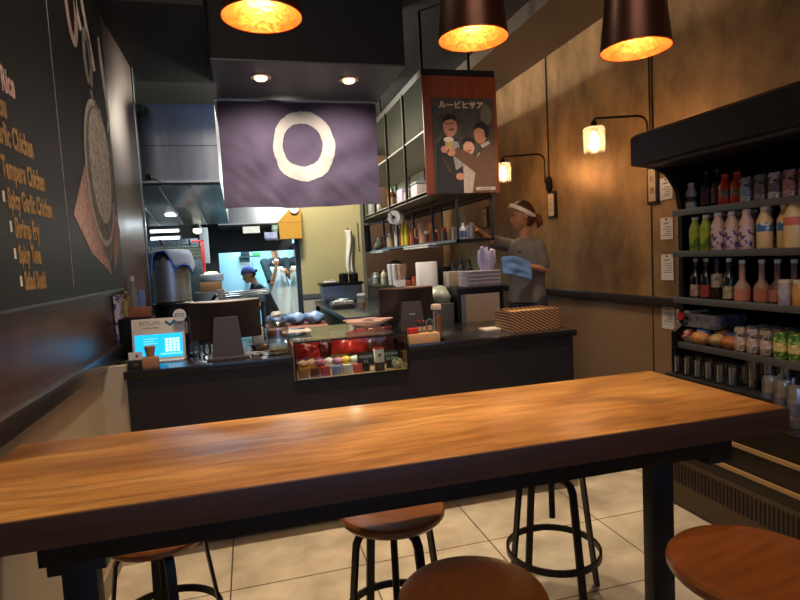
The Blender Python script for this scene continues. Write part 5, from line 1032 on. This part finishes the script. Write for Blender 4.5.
simple('bowl_stack', MB().lathe([(.03, 0), (.05, .04), (.04, .045), (.05, .08), (.0, .08)], n=18), mat('green_white_bowl', '#a9c2b0', .4), (.34, 6.55, 1.725), 'green white bowls on the blue and white carton', 'bowl')
simple('wall_bracket_shelf', MB().box(-.14, .0, -.06, .06, 0, .015), STEELD, (.36, 6.55, 1.638), 'little steel shelf under the blue and white carton', 'shelf')
# far kitchen equipment
t = thing('back_shelf', 'pale steel cabinet on the back wall of the far kitchen', 'cabinet', (-.05, 10.2, .1)); MB().box(-.5, .1, -.25, .3, 0, 1.5, .01).build('body', mat('pale_steel', '#b9cdd2', .3, .6), t); MB().box(-.01, .05, -.27, -.25, .6, 1.2).build('handle', STEEL, t)
t = thing('kitchen_door', 'tall pale blue door at the back of the far kitchen', 'door', (.30, 10.5, .1)); MB().box(-.2, .25, -.03, .03, 0, 2.0, .004).build('panel', mat('pale_blue_door', '#a8cfe0', .35), t); MB().box(.18, .21, -.06, -.03, .9, 1.1).build('handle', STEEL, t)
simple('black_speaker', MB().box(-.07, .07, -.06, .06, 0, .09, .006), INK, (-.02, 9.87, 1.52), 'small black box on a bracket in the far kitchen', 'box'); simple('speaker_bracket', MB().box(-.1, .25, -.08, .08, 0, .02), STEELD, (-.02, 9.87, 1.498), 'thin shelf under the small black box in the far kitchen', 'shelf'); simple('green_crate', MB().box(-.06, .06, -.06, .06, 0, .06, .006), GREEN, (.16, 9.87, 1.52), 'green crate beside the small black box in the far kitchen', 'crate')
t = thing('kitchen_light', 'long white lamp on the far kitchen ceiling', 'ceiling light', (.1, 9.3, 2.55)); MB().box(-.5, .5, -.08, .08, 0, .06).box(-.4, -.38, -.01, .01, .06, .75).box(.38, .4, -.01, .01, .06, .75).build('housing', WHITE, t); MB().box(-.48, .48, -.06, .06, -.01, 0).build('diffuser', mat('diffuser_cool', '#ffffff', .4, emit='#cfefff', estr=4), t)
# prep island with blue bags and red-brown tray
simple('steel_prep_cart', MB().box(.0, .48, -.3, .3, 0, .74, .005), STEELD, (.10, 4.55, .1), 'low steel cart behind the glass jar', 'cart')
simple('brown_tray', MB().box(-.0, .46, -.25, .2, 0, .045, .004), mat('red_brown_tray', '#8a4a30', .5), (.11, 4.5, .842), 'long red brown tray behind the jar', 'tray')
for i, (x, lab) in enumerate(((.19, 'left crumpled pale blue bag on the red brown tray'), (.34, 'middle crumpled pale blue bag on the red brown tray'), (.48, 'right crumpled pale blue bag on the red brown tray'))):
    b = MB(); b.ball((0, 0, .045), .075, (1.15, 1.2, .6), 16, 10).jitter(.022, 14); tag(b.build('plastic_bag', mat('blue_plastic', '#7fa6d8', .3, var=.25, vscale=18), None, (x, 4.5+.03*(i % 2), .888), ang=25), lab, 'bag', 'blue bags on the red brown tray')
t = thing('prep_table', 'black steel prep table behind the glass case', 'table', (1.02, 5.4, .1)); MB().box(-.30, .33, -1.0, 1.15, .78, .82, .004).build('top', mat('table_black_steel', '#596064', .25, .8), t); MB().box(-.28, .32, -.98, 1.1, .25, .27).build('under_shelf', STEELD, t)
for x in (-.27, .3):
    for y in (-.97, 1.1): MB().box(x-.02, x+.02, y-.02, y+.02, 0, .78).build('leg', BLACKM, t)
t = thing('microwave', 'grey box appliance with black top in front of the olive wall', 'appliance', (.97, 6.15, .922)); MB().box(-.21, .21, -.16, .16, 0, .185, .008).build('body', mat('appliance_grey', '#6f7c8a', .35, .4), t); MB().box(-.225, .225, -.18, .18, .186, .212, .003).build('top_board', BLACKM, t)
for x, lab in ((1.005, 'left black pot on the grey appliance'), (1.115, 'right black pot on the grey appliance')):
    t = thing('sauce_pot', lab, 'pot', (x, 6.12, 1.135), 0, 'black pots on the grey appliance'); MB().lathe([(.05, 0), (.052, .085), (.047, .085), (.045, .01), (0, .01)], n=20, cap=False).build('body', BLACKM, t); MB().lathe([(.053, .085), (.03, .1), (0, .102)], n=20, cap=False).build('lid', mat('brown_black_lid', '#2a2320', .4), t)
simple('white_saucer_stack', MB().box(-.08, .05, -.05, .05, 0, .02, .006), WHITE, (.86, 6.06, 1.135), 'white flat plate at the left end of the grey appliance', 'plate')
simple('white_ramekin', MB().lathe([(.02, 0), (.03, .03), (.0, .03)], n=16), WHITE, (.90, 6.20, 1.135), 'little white ramekin behind the flat plate on the grey appliance', 'ramekin')
t = thing('bus_tub', 'dark tray with white food boxes on the prep table left end', 'tray', (.83, 5.35, .922)); MB().box(-.09, .12, -.12, .14, 0, .035, .004).build('tray', mat('dark_tray', '#3a3230', .5), t)
for i, (x, y, lab) in enumerate(((.80, 5.30, 'front white food box on the dark tray'), (.84, 5.42, 'back white food box on the dark tray'), (.90, 5.28, 'right white food box on the dark tray'))):
    simple('food_box', MB().box(-.045, .045, -.04, .04, 0, .03, .006), WHITE, (x, y, .958), lab, 'box', 'white food boxes on the dark tray')
t = thing('clear_shaker', 'clear tub half full of brown powder on the prep table', 'shaker', (.99, 5.1, .922)); MB().lathe([(.035, 0), (.037, .12), (.034, .12), (.032, .005), (0, .005)], n=20, cap=False).build('body', glass('clear_plastic', (.9, .9, .88), .3, .1, .2), t); MB().lathe([(.03, .006), (.032, .055), (0, .057)], n=18).build('powder', mat('brown_powder', '#9a7a52', .8), t); MB().lathe([(.039, .118), (.039, .135), (0, .136)], n=20).build('lid', WHITE, t)
simple('steel_pan', MB().lathe([(.0, 0), (.12, 0), (.15, .05), (.145, .05), (.115, .006), (0, .006)], n=28, cap=False), STEELD, (.88, 5.75, .922), 'wide steel pan before the grey appliance', 'pan')
# raised back counter under the hanging shelf
t = thing('back_counter', 'brown back counter under the hanging shelf', 'counter', (1.60, 5.9, .1)); MB().box(-.24, .30, -1.75, 2.0, .96, 1.0, .004).build('top', STEELD, t); MB().box(-.22, .29, -1.6, 1.95, 0, .96).build('body', mat('back_counter_brown', '#3f3129', .5), t)
BZ = 1.102
t = thing('paper_towel_roll', 'big white paper towel roll on the back counter', 'paper roll', (1.44, 4.50, BZ)); MB().lathe([(.02, 0), (.088, 0), (.090, .01), (.090, .21), (.086, .22), (.02, .22)], n=36).build('roll', mat('towel_paper', '#d9d3cf', .9, bump=.1), t); MB().lathe([(.021, .10), (.021, .221)], n=14).build('core', KRAFT, t)
cnames = ['left tall stack of white paper cups on the back counter', 'middle tall stack of white paper cups on the back counter', 'right tall stack of tan paper cups on the back counter']
for i, (x, y) in enumerate(((1.375, 5.42), (1.385, 5.28), (1.40, 5.12))):
    t = thing('cup_stack', cnames[i], 'cups', (x, y, BZ), 0, 'paper cup stacks on the back counter'); c = [WHITE, WHITE, mat('tan_cups', '#b98f72', .6)][i]; MB().lathe([(.034, 0), (.036, .05), (.038, .05), (.039, .1), (.041, .1), (.042, .15), (.044, .15), (.045, .20), (.038, .20), (.03, .12), (0, .12)], n=22, cap=False).build('body', c, t); MB().lathe([(.043, .195), (.0475, .2), (.043, .205)], n=22, cap=False).build('rim', c, t)
bottle('squeeze_bottle', (1.34, 5.62, BZ-.0), .032, .15, mat('cream_plastic', '#cfc8a4', .35), OFFW, 'cream squeeze bottle left of the cup stacks', 'bottle', None, mat('pale_label', '#b8b49c', .6), neck=.3, shoulder=.7)
simple('white_card_stand', MB().box(-.05, .05, -.01, .01, 0, .06, .002), WHITE, (1.35, 5.0, BZ), 'small white card standing before the cup stacks', 'card')
bottle('squat_bottle', (1.32, 5.9, BZ), .04, .12, mat('grey_clear', '#8f938c', .2), OFFW, 'grey clear squat bottle at the far left of the back counter', 'bottle', None, neck=.6)
t = thing('bowl_tower', 'stack of cream bowls on the far back counter', 'bowls', (1.40, 6.3, BZ)); 
for k in range(4): MB().lathe([(.03, .0), (.06, .03), (.056, .03), (.028, .004), (0, .004)], (0, 0, .022*k), 22, cap=False).build('bowl', mat('cream_bowl', '#a9a184', .4), t)
t = thing('black_kettle', 'round black kettle behind the cup stacks', 'kettle', (1.50, 5.75, BZ)); MB().lathe([(.07, 0), (.1, .05), (.09, .11), (.05, .15), (0, .16)], n=28).build('body', BLACKM, t); b = MB(); b.tube([(x, 0, z) for x, z in arc(0, .13, .09, .1, 10, 170, 14)], .01); b.build('handle', BLACKM, t); MB().tube([(-.08, 0, .06), (-.15, 0, .10), (-.17, 0, .13)], [.02, .014, .011]).build('spout', BLACKM, t)
for i, (x, y, c, lab) in enumerate(((1.47, 4.95, '#8a4a26', 'left amber jar between the cups and the paper towel roll'), (1.47, 4.80, '#b5762a', 'middle amber jar between the cups and the paper towel roll'), (1.36, 4.78, '#7a3a22', 'brown jar left of the paper towel roll'))):
    t = thing('condiment_jar', lab, 'jar', (x, y, BZ), 0, 'amber jars left of the paper towel roll'); MB().lathe([(.03, 0), (.032, .06), (.028, .07)], n=16).build('body', mat('amber_'+c[1:], c, .3), t); MB().lathe([(.03, .07), (.03, .088), (0, .089)], n=16).build('lid', [RED, mat('brass_lid', '#8f6a30', .4, .6), BLACKM][i], t)
simple('small_plate', MB().lathe([(0, 0), (.05, 0), (.07, .015), (.0, .012)], n=22), WHITE, (1.34, 4.62, BZ), 'white saucer in front of the paper towel roll', 'plate')
for i, (x, y, lab) in enumerate(((1.66, 4.44, 'left blue black bottle behind the brown paper box'), (1.73, 4.44, 'middle blue black bottle behind the brown paper box'), (1.80, 4.44, 'right blue black bottle behind the brown paper box'))):
    bottle('dark_bottle', (x, y, BZ), .028, .22, mat('blue_black_glass', '#1c2230', .2), mat('blue_cap', '#27304a', .4), lab, 'bottle', 'dark bottles behind the brown paper box', mat('grey_blue_label', '#56627c', .5), lz=(.3, .6))
simple('black_caddy', MB().box(-.06, .06, -.06, .06, 0, .17, .005), BLACKM, (1.60, 4.56, BZ), 'black caddy right of the paper towel roll', 'caddy')
simple('paper_box', MB().box(-.07, .07, -.07, .07, 0, .135, .004), mat('grey_brown_box', '#8f8270', .6), (1.60, 4.28, BZ), 'grey brown paper box left of the tray-like clear box stack', 'box')
# black cabinet at the front with light panel
t = thing('black_cabinet', 'black cabinet with a pale front panel behind the counter right half', 'cabinet', (1.60, 3.92, .1)); MB().box(-.185, .17, -.18, .20, 0, 1.03, .004).build('body', BLACKM, t); MB().box(-.125, .135, -.186, -.18, .60, .985).build('front_panel', mat('tan_panel', '#b0977f', .5), t); MB().box(-.16, -.125, -.188, -.18, .60, .985).build('side_strip', mat('grey_strip', '#8c8c8e', .4, .4), t)
CBZ = 1.131
lv = ['bottom', 'second', 'third', 'top']
for k in range(4):
    t = thing('clear_food_box', lv[k]+' clear plastic food box of the stack on the black cabinet', 'food box', (1.65, 3.90, CBZ+.0285*k), 0, 'clear food boxes stacked on the black cabinet')
    MB().box(-.12, .13, -.10, .10, 0, .022, .006).build('base', mat('lilac_white_plastic', '#a799a4', .3, var=.3, vscale=50), t); MB().box(-.124, .134, -.104, .104, .022, .0275, .002).build('lid', mat('clear_lid', '#bdb2ba', .2), t)
b = MB()
for k in range(5): 
    a = k*1.26; b.tube([(.02*cos(a), .02*sin(a), 0), (.035*cos(a), .035*sin(a), .07), (.06*cos(a), .05*sin(a), .15+.02*(k % 2))], [.03, .035, .012], 8)
b.jitter(.012, 20); tag(b.build('plastic_bag', mat('lilac_plastic', '#a7a0bd', .35, var=.25, vscale=20), None, (1.73, 3.92, CBZ+.115), ang=30), 'lilac white plastic bags bunched on the clear food box stack', 'bag')
t = thing('bin', 'grey plastic bin left of the black cabinet', 'bin', (1.345, 3.92, .1)); MB().box(-.075, .06, -.14, .14, 0, .93, .008).build('body', mat('bin_grey', '#56504e', .5), t); b = MB(); b.ball((0, 0, .98), .085, (.9, 1.4, .75), 16, 10).jitter(.03, 12); b.build('liner_bag', mat('green_white_liner', '#a3a893', .35, var=.25, vscale=15), t)
# left wall end: booklets, blue folder, clear bottle
for (y, m_, h, lab) in ((3.22, mat('purple_white_booklet', '#b9b0bd', .6, col2='#4a3f6a', vscale=26, hard=True), .25, 'purple and white patterned booklet standing on the left wall rail'), (3.42, mat('yellow_booklet', '#b8a45a', .6, col2='#3a3426', vscale=26, hard=True), .26, 'yellow booklet standing on the left wall rail behind the patterned one')):
    simple('booklet', MB().box(-.014, .014, -.05, .05, 0, h, .002), m_, (-.661, y, 1.009), lab, 'booklet', 'booklets on the left wall rail')
simple('blue_folder', MB().box(-.012, .012, -.10, .10, 0, .24, .003), mat('blue_folder', '#27509a', .4), (-.655, 3.80, 1.009), 'blue folder leaning at the far end of the left wall rail', 'folder')
bottle('clear_bottle', (-.655, 3.60, 1.009), .025, .34, mat('pale_clear', '#8f8a84', .25), WHITE, 'tall pale bottle standing between the booklets and blue folder', 'bottle')
